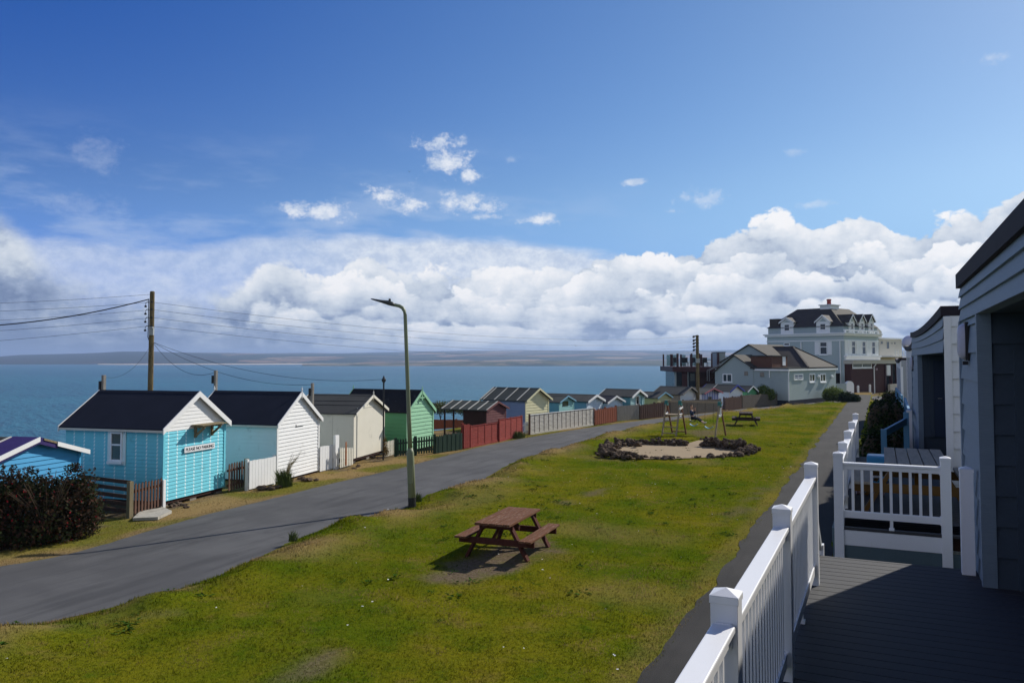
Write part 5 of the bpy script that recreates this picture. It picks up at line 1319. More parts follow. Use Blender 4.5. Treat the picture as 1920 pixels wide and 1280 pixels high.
# ------------------------------------------------------------------ railings, decks and chalets on the right
ZD, ZF = 2.1, 2.08
def rail_post(b, x, y, z0, z1, w=.112):
    b.b2((x-w/2, y-w/2, z0), (x+w/2, y+w/2, z1-.05)); q = w/2+.004
    b.b2((x-q, y-q, z1-.05), (x+q, y+q, z1-.022)); b.ext([(x-q,y-q,z1-.022),(x+q,y-q,z1-.022),(x+q,y+q,z1-.022),(x-q,y+q,z1-.022)], (0,0,.004))
    n0 = [(x-q,y-q,z1-.018),(x+q,y-q,z1-.018),(x+q,y+q,z1-.018),(x-q,y+q,z1-.018),(x,y,z1+.006)]; b.add(n0, [(0,1,4),(1,2,4),(2,3,4),(3,0,4)])
def railing(label, p0, p1, ys, z0, ztop, zbot, zpost0, n_bal=None, ends=(True, True), name='railing', foot=True, cap=True):
    """posts at the given fractions along p0-p1, rails and balusters between them"""
    p0, p1 = Vector(p0), Vector(p1); L = (p1-p0).length; rz = math.atan2((p1-p0).y, (p1-p0).x); t = thing(name, label, 'railing', (p0.x, p0.y, 0), rz)
    bal = None
    for s in ys: b = MB(); rail_post(b, s, 0, zpost0, ztop+.13); b.build('post', M['white_clean'], t, bevel=.004)
    for a, c in zip(ys[:-1], ys[1:]):
        x0, x1 = a+.057, c-.057
        b = MB(); b.b2((x0,-.048,ztop-.03),(x1,.048,ztop)); b.b2((x0,-.028,ztop-.085),(x1,.028,ztop-.0305)); b.build('top_rail', M['white_clean'], t, bevel=.006)
        b = MB(); b.b2((x0,-.026,zbot),(x1,.026,zbot+.085)); b.build('bottom_rail', M['white_clean'], t, bevel=.004)
        for x in (x0, x1):
            for z in (zbot-.006, ztop-.095): b = MB(); b.b2((x-.012 if x == x1 else x-.001, -.034, z), (x+.001 if x == x1 else x+.012, .034, z+.1)); b.build('rail_bracket', M['white_clean'], t)
        if foot: b = MB(); xm = (x0+x1)/2; b.b2((xm-.018,-.018,z0+.0),(xm+.018,.018,zbot)); b.b2((xm-.03,-.03,z0),(xm+.03,.03,z0+.025)); b.build('foot', M['white_clean'], t)
        k = max(2, round((x1-x0)/.112)-1)
        for i in range(k):
            x = x0+(x1-x0)*(i+1)/(k+1)
            if bal is None:
                b = MB(); b.b2((-.016,-.016,zbot+.08),(.016,.016,ztop-.08)); bal = b.build('baluster', M['white_clean'], t, loc=(x,0,0)); first = bal
            else: o = bal.copy(); COL.objects.link(o); o.parent = t; o.location = (x,0,0)
    return t
yA, yB, yC = xcol(1362,-.61,3.1), xcol(1467,-.61,3.1), xcol(1521,-.61,3.1)
railing('long white railing beside the viewer along the grey deck', (-.61, yA-4.4, 0), (-.61, yC, 0), [0, 2.2, 4.4, 4.4+yB-yA, 4.4+yC-yA], ZD, 3.1, ZD+.1, ZD-.4)
gy = 9.3
G0, G1 = Vector((-.51, 11.0, 0)), Vector((.69, 11.0, 0)); RT = 2.89
railing('short white railing across the end of the grey deck in front of the wooden table', G0, G1, [0, (G1-G0).length], ZF, RT, ZF+.12, ZD-.75)
yfar = [xcol(u, -.51, 3.0) for u in (1580, 1589.5, 1597, 1604)]; yg = G0.y+.12
tR = railing('receding white railing of the next deck beyond the steps', (-.51, yg, 0), (-.51, yfar[-1], 0), [y-yg for y in yfar], ZF, RT, ZF+.1, ZF-.35)
b = MB(); x1 = yfar[0]-yg-.057; b.b2((-.06,-.048,RT-.03),(x1,.048,RT)); b.b2((-.06,-.028,RT-.085),(x1,.028,RT-.0305)); b.build('top_rail', M['white_clean'], tR, bevel=.006)
b = MB(); b.b2((-.06,-.026,ZF+.1),(x1,.026,ZF+.185)); b.build('bottom_rail', M['white_clean'], tR)
k = int(x1/.112)
balm = [o for o in tR.children if o.name.startswith('baluster')][0]
for i in range(k): o = balm.copy(); COL.objects.link(o); o.parent = tR; o.location = (x1*(i+1)/(k+1), 0, 0)
def deck(label, x0, x1, y0, y1, z, along='x', m=None, skirts=()):
    t = thing('timber_deck', label, 'deck', (x0, y0, z)); b = MB(); 
    if along == 'x':
        y = 0
        while y < y1-y0: b.b2((0, y+.003, -.028), (x1-x0, min(y+.142, y1-y0), 0)); y += .147
    b.build('deck_board', m or M['decking'], t, bevel=.003)
    f = MB(); f.b2((.02,.02,-.2),(x1-x0-.02,y1-y0-.02,-.03)); f.build('joist_frame', M['umber'], t)
    for side in skirts:
        s = MB(); fc = MB()
        if side == 'y0':
            fc.b2((.0,-.03,-.22),(x1-x0,-.003,-.034)); zz = -.225
            while zz > -1.3: s.b2((.0,-.022,max(zz-.165,-1.4)),(x1-x0,-.0,zz)); zz -= .168
        if side == 'x0':
            fc.b2((-.03,.0,-.22),(-.003,y1-y0,-.034)); zz = -.225
            while zz > -2.2: s.b2((-.022,.0,zz-.165),(-.0,y1-y0,zz)); zz -= .168
        s.build('skirt_board', M['skirt'], t); fc.build('fascia', M['white_clean'] if side == 'y0' else M['skirt'], t)
    return t
XF1, XF2 = .85, .95
deck('grey composite deck beside the viewer in front of the dark blue chalet', -.69, 4.4, -3.2, gy-.09, ZD, skirts=('x0',))
tD = deck('farther grey deck beyond the short white railing', G0.x-.06, 2.4, 11.06, yfar[-1]+.1, ZF, skirts=('x0',))
e = (G1-G0).normalized(); aw = math.atan2(e.y, e.x); Lg = (G1-G0).length
def gate_board(name, m, z0, z1, k0, k1, par, ext=0.0):
    b = MB(); b.b2((.05, k0, z0), (Lg-.05+ext, k1, z1)); o = b.build(name, m, par); o.location = (G0.x-tD.location.x, G0.y-tD.location.y, -ZF); o.rotation_euler.z = aw
gate_board('edge_board', M['decking'], ZF-.03, ZF, -.03, .6, tD, .5)
gate_board('fascia', M['white_clean'], ZF-.22, ZF-.035, -.03, -.002, tD)
for i in range(6): gate_board('skirt_board', M['skirt'], ZF-.39-.168*i, ZF-.224-.168*i, -.02, .002, tD, .35)
b = MB(); t = thing('steps', 'grey wooden steps going down from the deck gap to the path', 'steps', (-1.22, yC+.12, 0)); Ls = .60
for i in range(9): z = ZD-.2*(i+1); b.b2((0, .26*i, z-.04), (Ls, .26*(i+1)+.03, z)); b.b2((0,.26*i-.02,z-.0),(Ls,.26*i,z+.155))
b.b2((0,-.5,ZD-.04),(Ls,-.001,ZD-.002)); b.build('tread', M['decking'], t)
for x in (-.04, Ls+.0): b = MB(); b.bar((x+.02,-.02,ZD-.10),(x+.02,2.35,.26),.04,.24); b.build('stringer', M['chalet_grey'], t)
b = MB(); b.bar((Ls-.02,.02,ZD+.90),(Ls-.02,1.15,ZD+.06),.06,.09); b.build('handrail', M['chalet_grey'], t)
b = MB(); b.b2((Ls-.07,1.10,.2),(Ls+.03,1.2,ZD+.10)); b.build('post', M['white_clean'], t)
yW = 9.03; b = MB(); rail_post(b, .745, yW, ZD-.05, 3.14, .115); o = b.build('newel_post', M['white_clean'], bevel=.004); tag(o, 'single white post standing against the corner of the dark blue chalet', 'post')
def lapwall(b, o, ux, n, L, z0, z1, course=.28, lip=.016):
    siding(b, o, ux, n, lambda z: (0, L), z0, z1, course, lip)
def chalet(label, xf, y0, y1, yr, ztop, zsoff, zfl, m_front, m_back, m_side, depth=5.2, lamp=True, door_x=.5, end_wall=True, light_y=None, bow=0.0, corner_trim=None, zg=.8, side_course=.28):
    """timber chalet: front plane x = xf from y0 to y1, porch cut in from y0 to yr under a deep fascia"""
    t = thing('chalet', label, 'chalet', (xf, y0, 0)); Ly = y1-y0; Lr = yr-y0
    # solid part behind the porch's end wall
    b = MB(); b.b2((.02, Lr+.02, zg), (depth, Ly-.02, ztop-.16)); b.build('wall_core', m_back, t)
    b = MB(); lapwall(b, (0, Lr, 0), (0,1,0), (-1,0,0), Ly-Lr, zg, zsoff, .28, .026); b.build('front_wall', m_front, t)
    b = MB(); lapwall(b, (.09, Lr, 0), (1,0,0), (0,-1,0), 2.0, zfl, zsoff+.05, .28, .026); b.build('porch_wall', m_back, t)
    b = MB(); b.b2((-.030,Lr-.03,zg),(.09,Lr+.06,zsoff+.01)); b.build('corner_board', corner_trim or m_front, t)
    b = MB(); b.b2((-.034,Ly-.08,zg),(.06,Ly+.02,zsoff)); b.build('corner_board', corner_trim or m_front, t)
    if door_x is not None:
        x = door_x; d = MB(); d.b2((x, Lr-.055, zfl+.02), (x+.95, Lr-.02, zfl+2.08)); d.b2((x+.06, Lr-.064, zfl+.95),(x+.89,Lr-.0555,zfl+1.02)); dd = d.build('door', M['chalet_door'], t)
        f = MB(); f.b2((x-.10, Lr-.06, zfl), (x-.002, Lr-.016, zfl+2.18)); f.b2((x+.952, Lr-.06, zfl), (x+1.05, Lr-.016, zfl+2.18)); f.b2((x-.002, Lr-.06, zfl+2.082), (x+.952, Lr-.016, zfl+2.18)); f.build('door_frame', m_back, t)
        h_ = MB(); h_.tube([(x+.1,Lr-.066,zfl+1.05),(x+.1,Lr-.11,zfl+1.05),(x+.2,Lr-.11,zfl+1.05)], .012, 6); h_.build('handle', M['galv'], dd)
    # porch: back wall, end wall, soffit
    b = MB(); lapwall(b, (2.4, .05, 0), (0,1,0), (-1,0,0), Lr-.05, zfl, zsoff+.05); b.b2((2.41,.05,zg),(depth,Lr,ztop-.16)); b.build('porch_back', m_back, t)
    if end_wall:
        b = MB(); b.b2((.05,.012,zg),(depth,.10,ztop-.16)); b.build('end_wall_core', m_side, t)
        b = MB(); lapwall(b, (.06, .01, 0), (1,0,0), (0,-1,0), depth-.06, zg, ztop-.16, side_course, .03); b.build('end_wall', m_side, t)
        b = MB(); b.b2((-.012,-.034,zg),(.09,.03,ztop-.17)); b.build('corner_board', m_side, t)
        b = MB(); b.b2((.0,.031,zg),(.06,.125,zsoff)); b.build('end_trim', M['chalet_teal'], t)
    n = 14; f = MB(); e = MB(); yy = [Ly*i/n for i in range(n+1)]; bw = lambda y: bow*(1-(2*y/Ly-1)**2)
    for i in range(n):
        a, c = yy[i], yy[i+1]; zs = [zsoff, zsoff+(ztop-.15-zsoff)*.36, zsoff+(ztop-.15-zsoff)*.70, ztop-.15]
        for k in range(3):
            f.quad([(-.030,a,zs[k]-bw(a)*(k/3)),(-.030,c,zs[k]-bw(c)*(k/3)),(-.004,c,zs[k+1]-bw(c)*((k+1)/3)),(-.004,a,zs[k+1]-bw(a)*((k+1)/3))])
            f.quad([(-.030,a,zs[k]-bw(a)*(k/3)),(.02,a,zs[k]-bw(a)*(k/3)),(.02,c,zs[k]-bw(c)*(k/3)),(-.030,c,zs[k]-bw(c)*(k/3))])
        f.ext([(.021,a,zsoff+.002),(.021,c,zsoff+.002),(.021,c,ztop-.15-bw(c)),(.021,a,ztop-.15-bw(a))], (.06,0,0))
        e.ext([(-.05,a,ztop-.16-bw(a)),(-.05,a,ztop-bw(a)),(depth+.1,a,ztop+.0-bw(a)),(depth+.1,a,ztop-.16-bw(a))], (0,c-a,bw(a)-bw(c)))
    f.build('fascia', m_front, t); e.build('roof', M['plum_felt'], t)
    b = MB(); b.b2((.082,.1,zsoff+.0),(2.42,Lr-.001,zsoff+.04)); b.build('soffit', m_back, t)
    if light_y is not None:
        y = light_y-y0; b = MB(); z = zsoff-.24
        prof = [(0,.30),(.07,.29),(.105,.24),(.115,.1),(.115,-.1),(.105,-.24),(.07,-.29),(0,-.30)]
        vs = []; k0 = 10
        for i in range(9):
            q = i/8*PI/2; s = math.cos(q); dx = -.03-.085*math.sin(q)
            for j in range(16):
                a = 2*PI*j/16; vs.append((dx, y+.085*s**.5*math.cos(a), z+.19*(.35+.65*s**.5)*math.copysign(abs(math.sin(a))**.6, math.sin(a))))
        fs = [(16*i+j, 16*i+(j+1) % 16, 16*i+16+(j+1) % 16, 16*i+16+j) for i in range(8) for j in range(16)]+[tuple(range(128,144))]
        b.add(vs, fs); w = b.build('wall_light', M['bulkhead'], t, smooth=True)
        b = MB(); b.box((-.03,y,z),(.036,.19,.40)); b.build('light_base', M['metal_dark'], w)
        b = MB(); b.b2((-.07,y-.03,z-.245),(-.02,y+.03,z-.205)); b.build('sensor', M['metal_dark'], w)
    return t
chalet('near slate blue chalet with dark roof edge, wall light and shaded porch', XF1, -3.0, 10.4, 8.6, 5.16, 4.62, ZD, M['chalet_blue'], M['porch_shade_blue'], M['porch_shade_blue'], light_y=9.55, zg=.9, door_x=.36)
chalet('second slate blue chalet with white boarded end wall and sagging roof edge', XF2, 14.6, 29.0, 24.5, 5.05, 4.30, ZF, M['chalet_blue'], M['porch_shade_blue'], M['white'], light_y=27.8, bow=.10, corner_trim=M['chalet_blue'], door_x=.35)
def chalet_small(label, xf, y0, y1, ztop, m, cat='chalet'):
    t = thing('chalet', label, cat, (xf, y0, 0)); L = y1-y0
    b = MB(); b.b2((.02,.02,.6),(5,L,ztop-.14)); b.build('wall_core', m, t)
    b = MB(); lapwall(b, (0,0,0),(1,0,0),(0,-1,0), 5, .7, ztop-.14, .22); lapwall(b, (0,0,0),(0,1,0),(-1,0,0), L, .7, ztop-.14, .22); b.build('boarding', m, t)
    for ya, yb in ((-.05,.06),(L-.08,L+.03)): b = MB(); b.b2((-.05,ya,.7),(.08,yb,ztop-.5)); b.build('corner_post', M['white_clean'], t)
    b = MB(); n = 6
    for i in range(n): a, c = i*L/n, (i+1)*L/n; z = ztop-.12*math.sin(PI*i/n); z2 = ztop-.12*math.sin(PI*(i+1)/n); b.ext([(-.12,a,z-.2),(-.12,a,z),(5.1,a,z),(5.1,a,z-.2)], (0,c-a,z2-z))
    b.build('roof', M['plum_felt'], t)
    b = MB(); b.b2((-.055,-.055,ztop-.62),(.0,L,ztop-.19)); b.build('fascia', M['white'], t)
    return t
chalet_small('third chalet, grey boarded with white corner posts', 1.22, 33.0, 44.0, 4.85, M['chalet_grey'])
chalet_small('fourth chalet, farthest pale grey one near the hotel', 1.05, 49.0, 61.0, 4.25, M['chalet_grey'])
P = col(1707, 42, 5); b = MB(); prof = [(.42*math.cos(a), .42*math.sin(a)) for a in [math.radians(k) for k in range(-60, 91, 15)]]
b.lathe((0,0,0), [(max(r,.001), z) for r, z in prof], 18); o = b.build('roof_dome', M['bulkhead'], loc=(P.x, P.y, zat(P, 643)), smooth=True); tag(o, 'white dome standing on the third chalet roof', 'dome')
# things on the far deck
tb = picnic_table('silvery plank table with yellow frame on the farther deck', Vector((.42, 12.95, ZF)), 0, 2.1, .80, .72, M['table_grey'], M['yellow'], 'deck_table')
b = MB(); t = thing('toy_car', 'bright blue plastic ride on toy beside the table on the farther deck', 'toy', (-.22, 13.9, ZF), .2)
b.b2((-.16,-.28,.10),(.16,.28,.24)); b.build('body', M['plastic_blue'], t, bevel=.05)
b = MB(); b.ext([(-.13,-.10,.241),(.13,-.10,.241),(.12,.16,.42),(-.12,.16,.42)], (0,.10,0)); b.build('seat_back', M['plastic_blue'], t, bevel=.02)
for x in (-.17, .17):
    for y in (-.18, .18): b = MB(); b.tube([(x-.03,y,.08),(x+.03,y,.08)], .08, 12); b.build('wheel', M['plastic_pink'], t)
b = MB(); b.bar((-.1,-.3,.30),(.12,-.3,.30),.03,.03); b.bar((0,-.3,.2),(0,-.3,.3),.03,.03); b.build('handlebar', M['white_clean'], t)
b = MB(); b.b2((-.2,-.2,0),(.2,.2,.42)); o = b.build('toy_box', M['plastic_blue'], loc=(-.05,15.6,ZF), bevel=.03); tag(o, 'blue plastic box behind the ride on toy on the farther deck', 'box')
# blue step rails beyond the deck
t = thing('stair_rail', 'blue sloping handrail beside the dark hedge beyond the farther deck', 'handrail', (0,0,0))
p0, p1 = col(1657, 18.0, 2.5), col(1699, 19.2, 2.8); z0, z1 = zat(p0, 812), zat(p1, 789)
b = MB(); b.bar((p0.x,p0.y,z0),(p1.x,p1.y,z1),.06,.15); b.build('handrail', M['rail_blue'], t)
b = MB(); b.b2((p0.x-.06,p0.y-.06,1.0),(p0.x+.06,p0.y+.06,z0+.09)); b.build('post', M['rail_blue'], t)
b = MB(); b.b2((p1.x-.06,p1.y-.06,1.0),(p1.x+.06,p1.y+.06,z1+.2)); b.build('post', M['rail_blue'], t)
def far_rail(label, us, d0, d1, v0, v1):
    t = thing('stair_rail', label, 'handrail', (0,0,0)); n = 3; pts = []
    for i in range(n): f = i/(n-1); P = col(us[0]+(us[1]-us[0])*f, d0+(d1-d0)*f, 2.5); pts.append(Vector((P.x, P.y, zat(P, v0+(v1-v0)*f))))
    b = MB(); b.bar(pts[0], pts[-1], .07, .12); b.bar(pts[0]-Vector((0,0,.45)), pts[-1]-Vector((0,0,.45)), .05, .08); b.build('handrail', M['rail_blue'], t)
    for p in pts: b = MB(); b.b2((p.x-.05,p.y-.05,.9),(p.x+.05,p.y+.05,p.z+.04)); b.build('post', M['rail_blue'], t)
far_rail('blue step railing in front of the third chalet', (1697,1707), 31, 24, 748, 778)
far_rail('distant blue step railing in front of the farthest chalet', (1680,1691), 47, 41, 728, 743)
P = col(1706, 22.0, 2); b = MB(); rail_post(b, P.x, P.y, ZF-.4, zat(P, 768), .13); o = b.build('newel_post', M['white_clean']); tag(o, 'pale post at the porch of the second chalet above the hedge', 'post')
# hedges on the terrace bank
def hedge(label, u0, u1, d0, d1, v, zb=.6, n=9000, m=LF_DARK):
    P = col((u0+u1)/2, (d0+d1)/2, 2); bl = []
    for i in range(5):
        f = i/4; d = d0+(d1-d0)*f
        a, c = col(u0+ (4 if i else 0), d, 2), col(u1, d, 2); zt = zat((a+c)/2, v+ (0 if i else 4)); w_ = (c-a).length
        for g_ in (.22, .5, .78):
            q = a.lerp(c, g_); h_ = (zt-zb)/2; bl.append((q.x-P.x, q.y-P.y, zt-h_-zb, w_*.30, (d1-d0)*.2+.2, h_))
    t = thing('hedge', label, 'hedge', (P.x, P.y, zb)); leaves('foliage', bl, n, .055, m, t, .5)
    core = MB()
    for x, y, z, rx, ry, rz_ in bl: core.lathe((x, y, z), [(rx*.86*math.cos(a), rz_*.86*math.sin(a)) for a in [math.radians(k) for k in (-85,-60,-30,0,30,60,85)]], 10)
    core.build('twigs', M['twig'], t); return t
hedge('large dark hedge between the farther deck and the third chalet', 1617, 1696, 20.5, 25.5, 803, n=16000)
hedge('second dark green hedge behind the large hedge', 1629, 1693, 31, 36, 748, n=11000)
hedge('farthest low hedge in front of the cafe window', 1652, 1686, 52, 56, 733, zb=.4, n=6000)
# ------------------------------------------------------------------ bungalow, hotel, terrace
def face_t(O, dirv, u, z=3.0, hi=60):
    lo, h_ = -5.0, hi; inc = proj((O.x+dirv.x*hi, O.y+dirv.y*hi, z))[0] > proj((O.x, O.y, z))[0]
    for _ in range(60):
        m = (lo+h_)/2; P = O+dirv*m
        if (proj((P.x, P.y, z))[0] < u) == inc: lo = m
        else: h_ = m
    return lo
def frame(name, label, cat, r, d, theta):
    O = W(r, d, 0); e1 = cdir(theta); t = thing(name, label, cat, O, math.atan2(e1.y, e1.x)); e2 = Vector((-e1.y, e1.x, 0)); return t, O, e1, e2
def gable_wing(t, x0, x1, y0, y1, yr, zb, ze0, ze1, za, wall, roof, over=.18, th=.1):
    """gabled wing with its ridge along local x"""
    b = MB(); b.ext([(x0,y0,zb),(x0,y1,zb),(x0,y1,ze1),(x0,yr,za),(x0,y0,ze0)], (x1-x0,0,0)); b.build('wall', wall, t)
    for ye, ze in ((y0, ze0), (y1, ze1)):
        r = MB(); s = (za-ze)/(yr-ye); yo = ye-math.copysign(over, yr-ye); zo = ze-abs(s)*over
        r.ext([(x0-over,yr,za+.01),(x0-over,yo,zo+.01),(x0-over,yo,zo+th),(x0-over,yr,za+th*1.2)], (x1-x0+over,0,0)); r.build('roof', roof, t)
def bungalow():
    t, O, e1, e2 = frame('bungalow', 'pale blue rendered bungalow with brown tiled roofs by the end of the fence', 'building', 24.9, 72.0, 43)
    Z = lambda x, y, v: zat(O+e1*x+e2*y, v)
    L1 = face_t(O, e1, 1567); L2 = face_t(O, e2, 1341); zf = Z(0,0,692)
    b = MB(); b.b2((0,0,.0),(L1,L2,zf)); b.build('wall', M['render_blue'], t)
    b = MB(); b.b2((-.03,-.03,-.6),(L1+.03,L2-.05,.42)); b.build('plinth', M['felt_navy'], t)
    b = MB(); b.b2((-.12,-.12,zf+.001),(L1+.12,3.6,zf+.13)); b.build('flat_roof', M['felt_grey'], t)
    b = MB(); b.b2((-.16,-.16,zf-.16),(L1+.16,-.03,zf+.0)); b.b2((-.16,-.03,zf-.16),(-.03,3.2,zf+.0)); b.build('gutter', M['render_white'], t)
    yr = face_t(O, e2, 1378); ya = face_t(O, e2, 1413)
    gable_wing(t, -.05, 6, ya, L2, yr, 0, zf+.02, Z(0,L2,697), Z(0,yr,667), M['render_blue'], M['slate_warm'])
    xg = 3.5; Og = O+e1*xg; yg = face_t(Og, e2, 1405)
    gable_wing(t, xg, 11, yg-3.0, yg+3.0, yg, 2.5, Z(xg,yg-3,679), Z(xg,yg+3,679), Z(xg,yg,647), M['render_blue'], M['slate_warm'])
    # hipped roof over the right part
    xa, xb = face_t(O, e1, 1513), L1+.1; xm = (xa+xb)/2+.1; ya_ = 2.9; zr = Z(xm, ya_, 650)
    V = [(xa,-.15,zf+.14),(xb,-.15,zf+.14),(xb,6.6,zf+.14),(xa,6.6,zf+.14),(xm,ya_,zr),(xm,6.6,zr)]
    b = MB(); b.add(V, [(0,4,5,3)]); b.build('roof', M['slate'], t)
    b = MB(); b.add(V, [(0,1,4),(1,2,5,4),(3,5,2)]); b.build('roof', M['slate_warm'], t)
    b = MB(); b.bar(V[0], V[4], .16, .12); b.bar(V[1], V[4], .16, .12); b.bar(V[4], V[5], .16, .12); b.build('hip_tiles', M['slate'], t)
    # timber box dormer and skylight
    x0, x1 = .9, 4.2; b = MB(); b.b2((x0,1.9,zf+.131),(x1,4.0,Z(1,2,668))); dm = b.build('dormer', bare_wood('brown_cladding', (.13,.065,.045), axis=0), t)
    b = MB(); b.b2((x0-.12,1.78,Z(1,2,668)+.001),(x1+.12,4.1,Z(1,2,668)+.1)); b.build('dormer_roof', M['felt_grey'], dm)
    yv = 1.9; b = MB(); b.b2((3.1,1.86,zf+.3),(3.75,1.899,zf+1.15)); b.build('dormer_vent', M['render_white'], dm)
    b = MB(); b.ext([(4.9,.5,zf+.14),(7.4,.5,zf+.14),(7.4,.5,zf+.35),(5.2,.5,zf+.62)], (0,1.4,0)); b.build('skylight', M['glass'], t)
    # windows and marks on the left (end) face, x = 0
    nx = Vector((-1,0,0)); ey = Vector((0,-1,0))
    y1_, y0_ = face_t(O, e2, 1355.5), face_t(O, e2, 1373.5); z0, z1 = Z(0,y0_,716.5), Z(0,y0_,700.5)
    window(t, (-.055, y1_, z0), ey, nx, y1_-y0_, z1-z0, M['render_white'], ((0,0,.46,1),(.46,0,1,1)), glass=M['glass'], fw=.09)
    for ua, ub, va, vb in ((1396,1403,704,696),(1425.5,1433,706,698)):
        a, c = face_t(O, e2, ua), face_t(O, e2, ub); b = MB(); b.b2((-.08,c,Z(0,a,va)),(-.052,a,Z(0,a,vb))); b.build('vent', M['grey_wood'], t)
    # front face, y = 0
    n = Vector((0,-1,0)); ex = Vector((1,0,0))
    for ua, ub in ((1517,1527.5),(1537,1547.5)):
        a, c = face_t(O, e1, ua), face_t(O, e1, ub); z0, z1 = Z(a,0,716.5), Z(a,0,700); window(t, (a,-.001,z0), ex, n, c-a, z1-z0, M['render_white'], ((0,0,.45,1),(.45,0,1,1)), glass=M['glass'], fw=.13)
    a, c = face_t(O, e1, 1488), face_t(O, e1, 1505); z0, z1 = Z(a,0,713), Z(a,0,701)
    b = MB(); b.b2((a,-.06,z0),(c,-.004,z1)); sg = b.build('sign_board', M['render_white'], t); sg['label'] = 'small white sign with two dark lines'
    b = MB(); w = c-a
    for zq, hq, xs in ((.68,.2,((.10,.38),(.46,.90))),(.38,.13,((.06,.44),(.49,.92))),(.14,.05,((.35,.7),))):
        for p, q in xs: b.b2((a+w*p,-.066,z0+(z1-z0)*(zq-hq/2)),(a+w*q,-.0605,z0+(z1-z0)*(zq+hq/2)))
    b.build('lettering', mat('faded_blue_lettering', (.12,.13,.24), rough=.7), sg)
    for u in (1533, 1558):
        a = face_t(O, e1, u); b = MB(); b.lathe((a,-.1,Z(a,0,706)), [(.0,-.17),(.15,-.1),(.17,0),(.15,.1),(0,.17)], 12); b.build('wall_lamp', M['render_white'], t)
    for u in (1443.5,):
        a = face_t(O, e2, u); b = MB(); b.tube([(-.09,a,zf-.1),(-.09,a,zf-.8)], .05, 8); b.build('downpipe', M['render_white'], t)
    b = MB(); b.tube([(.0,-.11,zf-.12),(-.1,-.11,zf-.5),(-.11,-.1,.4)], .05, 8); b.build('downpipe', M['render_white'], t)
bungalow()
def hotel():
    t, O, e1, e2 = frame('hotel', 'three storey pale blue hotel with brown hipped roof and white dormers', 'building', 39.6, 95.0, 50)
    Z = lambda x, y, v: zat(O+e1*x+e2*y, v)
    L1, L2 = face_t(O, e1, 1647, 6), face_t(O, e2, 1438.5, 6); zc = Z(0,0,627); zp = Z(0,0,611)
    b = MB(); b.b2((0,0,-.3),(L1,L2,zc)); b.build('wall', M['render_hotel'], t)
    b = MB(); b.b2((.1,.1,zc+.25),(L1-.1,L2-.1,zp)); b.build('attic_wall', M['render_white'] if False else M['render_blue'], t)
    for k, (o, za, zb) in enumerate(((.38,zc+.10,zc+.251),(.22,zc-.12,zc+.10),(.06,zc-.75,zc-.62))):
        b = MB(); b.b2((-o,-o,za),(L1+o,L2+o,zb)); b.build('cornice', M['render_white'], t)
    b = MB(); b.b2((.1,-.1,zp-.55),(L1-.05,.098,zp-.4)); 
    for i in range(9): x = .2+i*(L1-.5)/8; b.b2((x,-.09,zc+.252),(x+.25,.095,zp-.55))
    b.build('balustrade', M['render_white'], t)
    zr = Z(4,4,578); i_ = .05
    xt0, yt1 = 2.9, face_t(O+e1*2.9, e2, 1495, 10); yt0 = face_t(O+e1*2.9, e2, 1556, 10); xt1 = face_t(O+e2*yt0, e1, 1592, 10)
    V = [(-i_,-i_,zp),(L1+i_,-i_,zp),(L1+i_,L2+i_,zp),(-i_,L2+i_,zp),(xt0,yt0,zr),(xt1,yt0,zr),(xt1,yt1,zr),(xt0,yt1,zr)]
    b = MB(); b.add(V, [(0,4,7,3),(3,7,6,2),(4,5,6,7)]); b.build('roof', M['slate'], t)
    b = MB(); b.add(V, [(0,1,5,4),(1,2,6,5)]); b.build('roof', M['slate_warm'], t)
    b = MB(); b.ext([(.3,L2-1.5,zp),(.3,L2-.2,zp),(1.9,L2-.2,zp),(1.9,L2-1.5,zp)], (0,0,Z(0,L2-2,597)-zp)); b.build('attic_end', M['slate'], t)
    c = O+e1*(xt0+.4)+e2*(yt0+.5); b = MB(); b.b2((xt0-.2,yt0-.2,zr-.8),(xt0+1.9,yt0+1.2,zr+.30)); b.b2((xt0-.35,yt0-.35,zr+.301),(xt0+2.05,yt0+1.35,zr+.42)); ch = b.build('chimney', M['render_white'], t)
    for x in (xt0+.75,): b = MB(); b.lathe((x,yt0+.5,zr+.42), [(.27,0),(.24,.5),(.30,.56),(.28,.70),(.2,.72)], 10); b.build('chimney_pot', M['chimney'], ch)
    def dormer(p, ax, n, w, z0, ze, za):
        ax, n, p = Vector(ax), Vector(n), Vector(p); up = Vector((0,0,1)); b = MB()
        P = lambda s, z, k: p+ax*s+up*z+n*k
        b.ext([P(0,z0,.06),P(w,z0,.06),P(w,ze,.06),P(w/2,za,.06),P(0,ze,.06)], -n*2.0); dm = b.build('dormer', M['render_white'], t)
        r = MB(); o = .18
        for s in (-1, 1):
            xe = w/2+s*(w/2+o); zo = ze-(za-ze)*o/(w/2); r.ext([P(w/2,za+.02,.24),P(xe,zo+.02,.24),P(xe,zo+.13,.24),P(w/2,za+.15,.24)], -n*2.6)
        r.build('dormer_roof', M['slate'], dm)
        g = MB()
        for s in (-1, 1):
            xe = w/2+s*(w/2+o); zo = ze-(za-ze)*o/(w/2); g.ext([P(w/2,za+.17,.27),P(xe,zo+.15,.27),P(xe,zo-.04,.27),P(w/2,za-.02,.27)], -n*.03)
        g.build('bargeboard', M['render_white'], dm)
        b = MB(); b.ext([P(w*.22,ze+.02,.07),P(w*.78,ze+.02,.07),P(w/2,za-.28,.07)], n*.02); b.build('gable_panel', M['render_hotel'], dm)
        f = window(dm, P(w*.27,z0+.35,.061), ax, n, w*.46, ze-z0-.55, M['render_white'], ((0,0,1,.5),(0,.5,1,1)), glass=M['glass'], fw=.09)
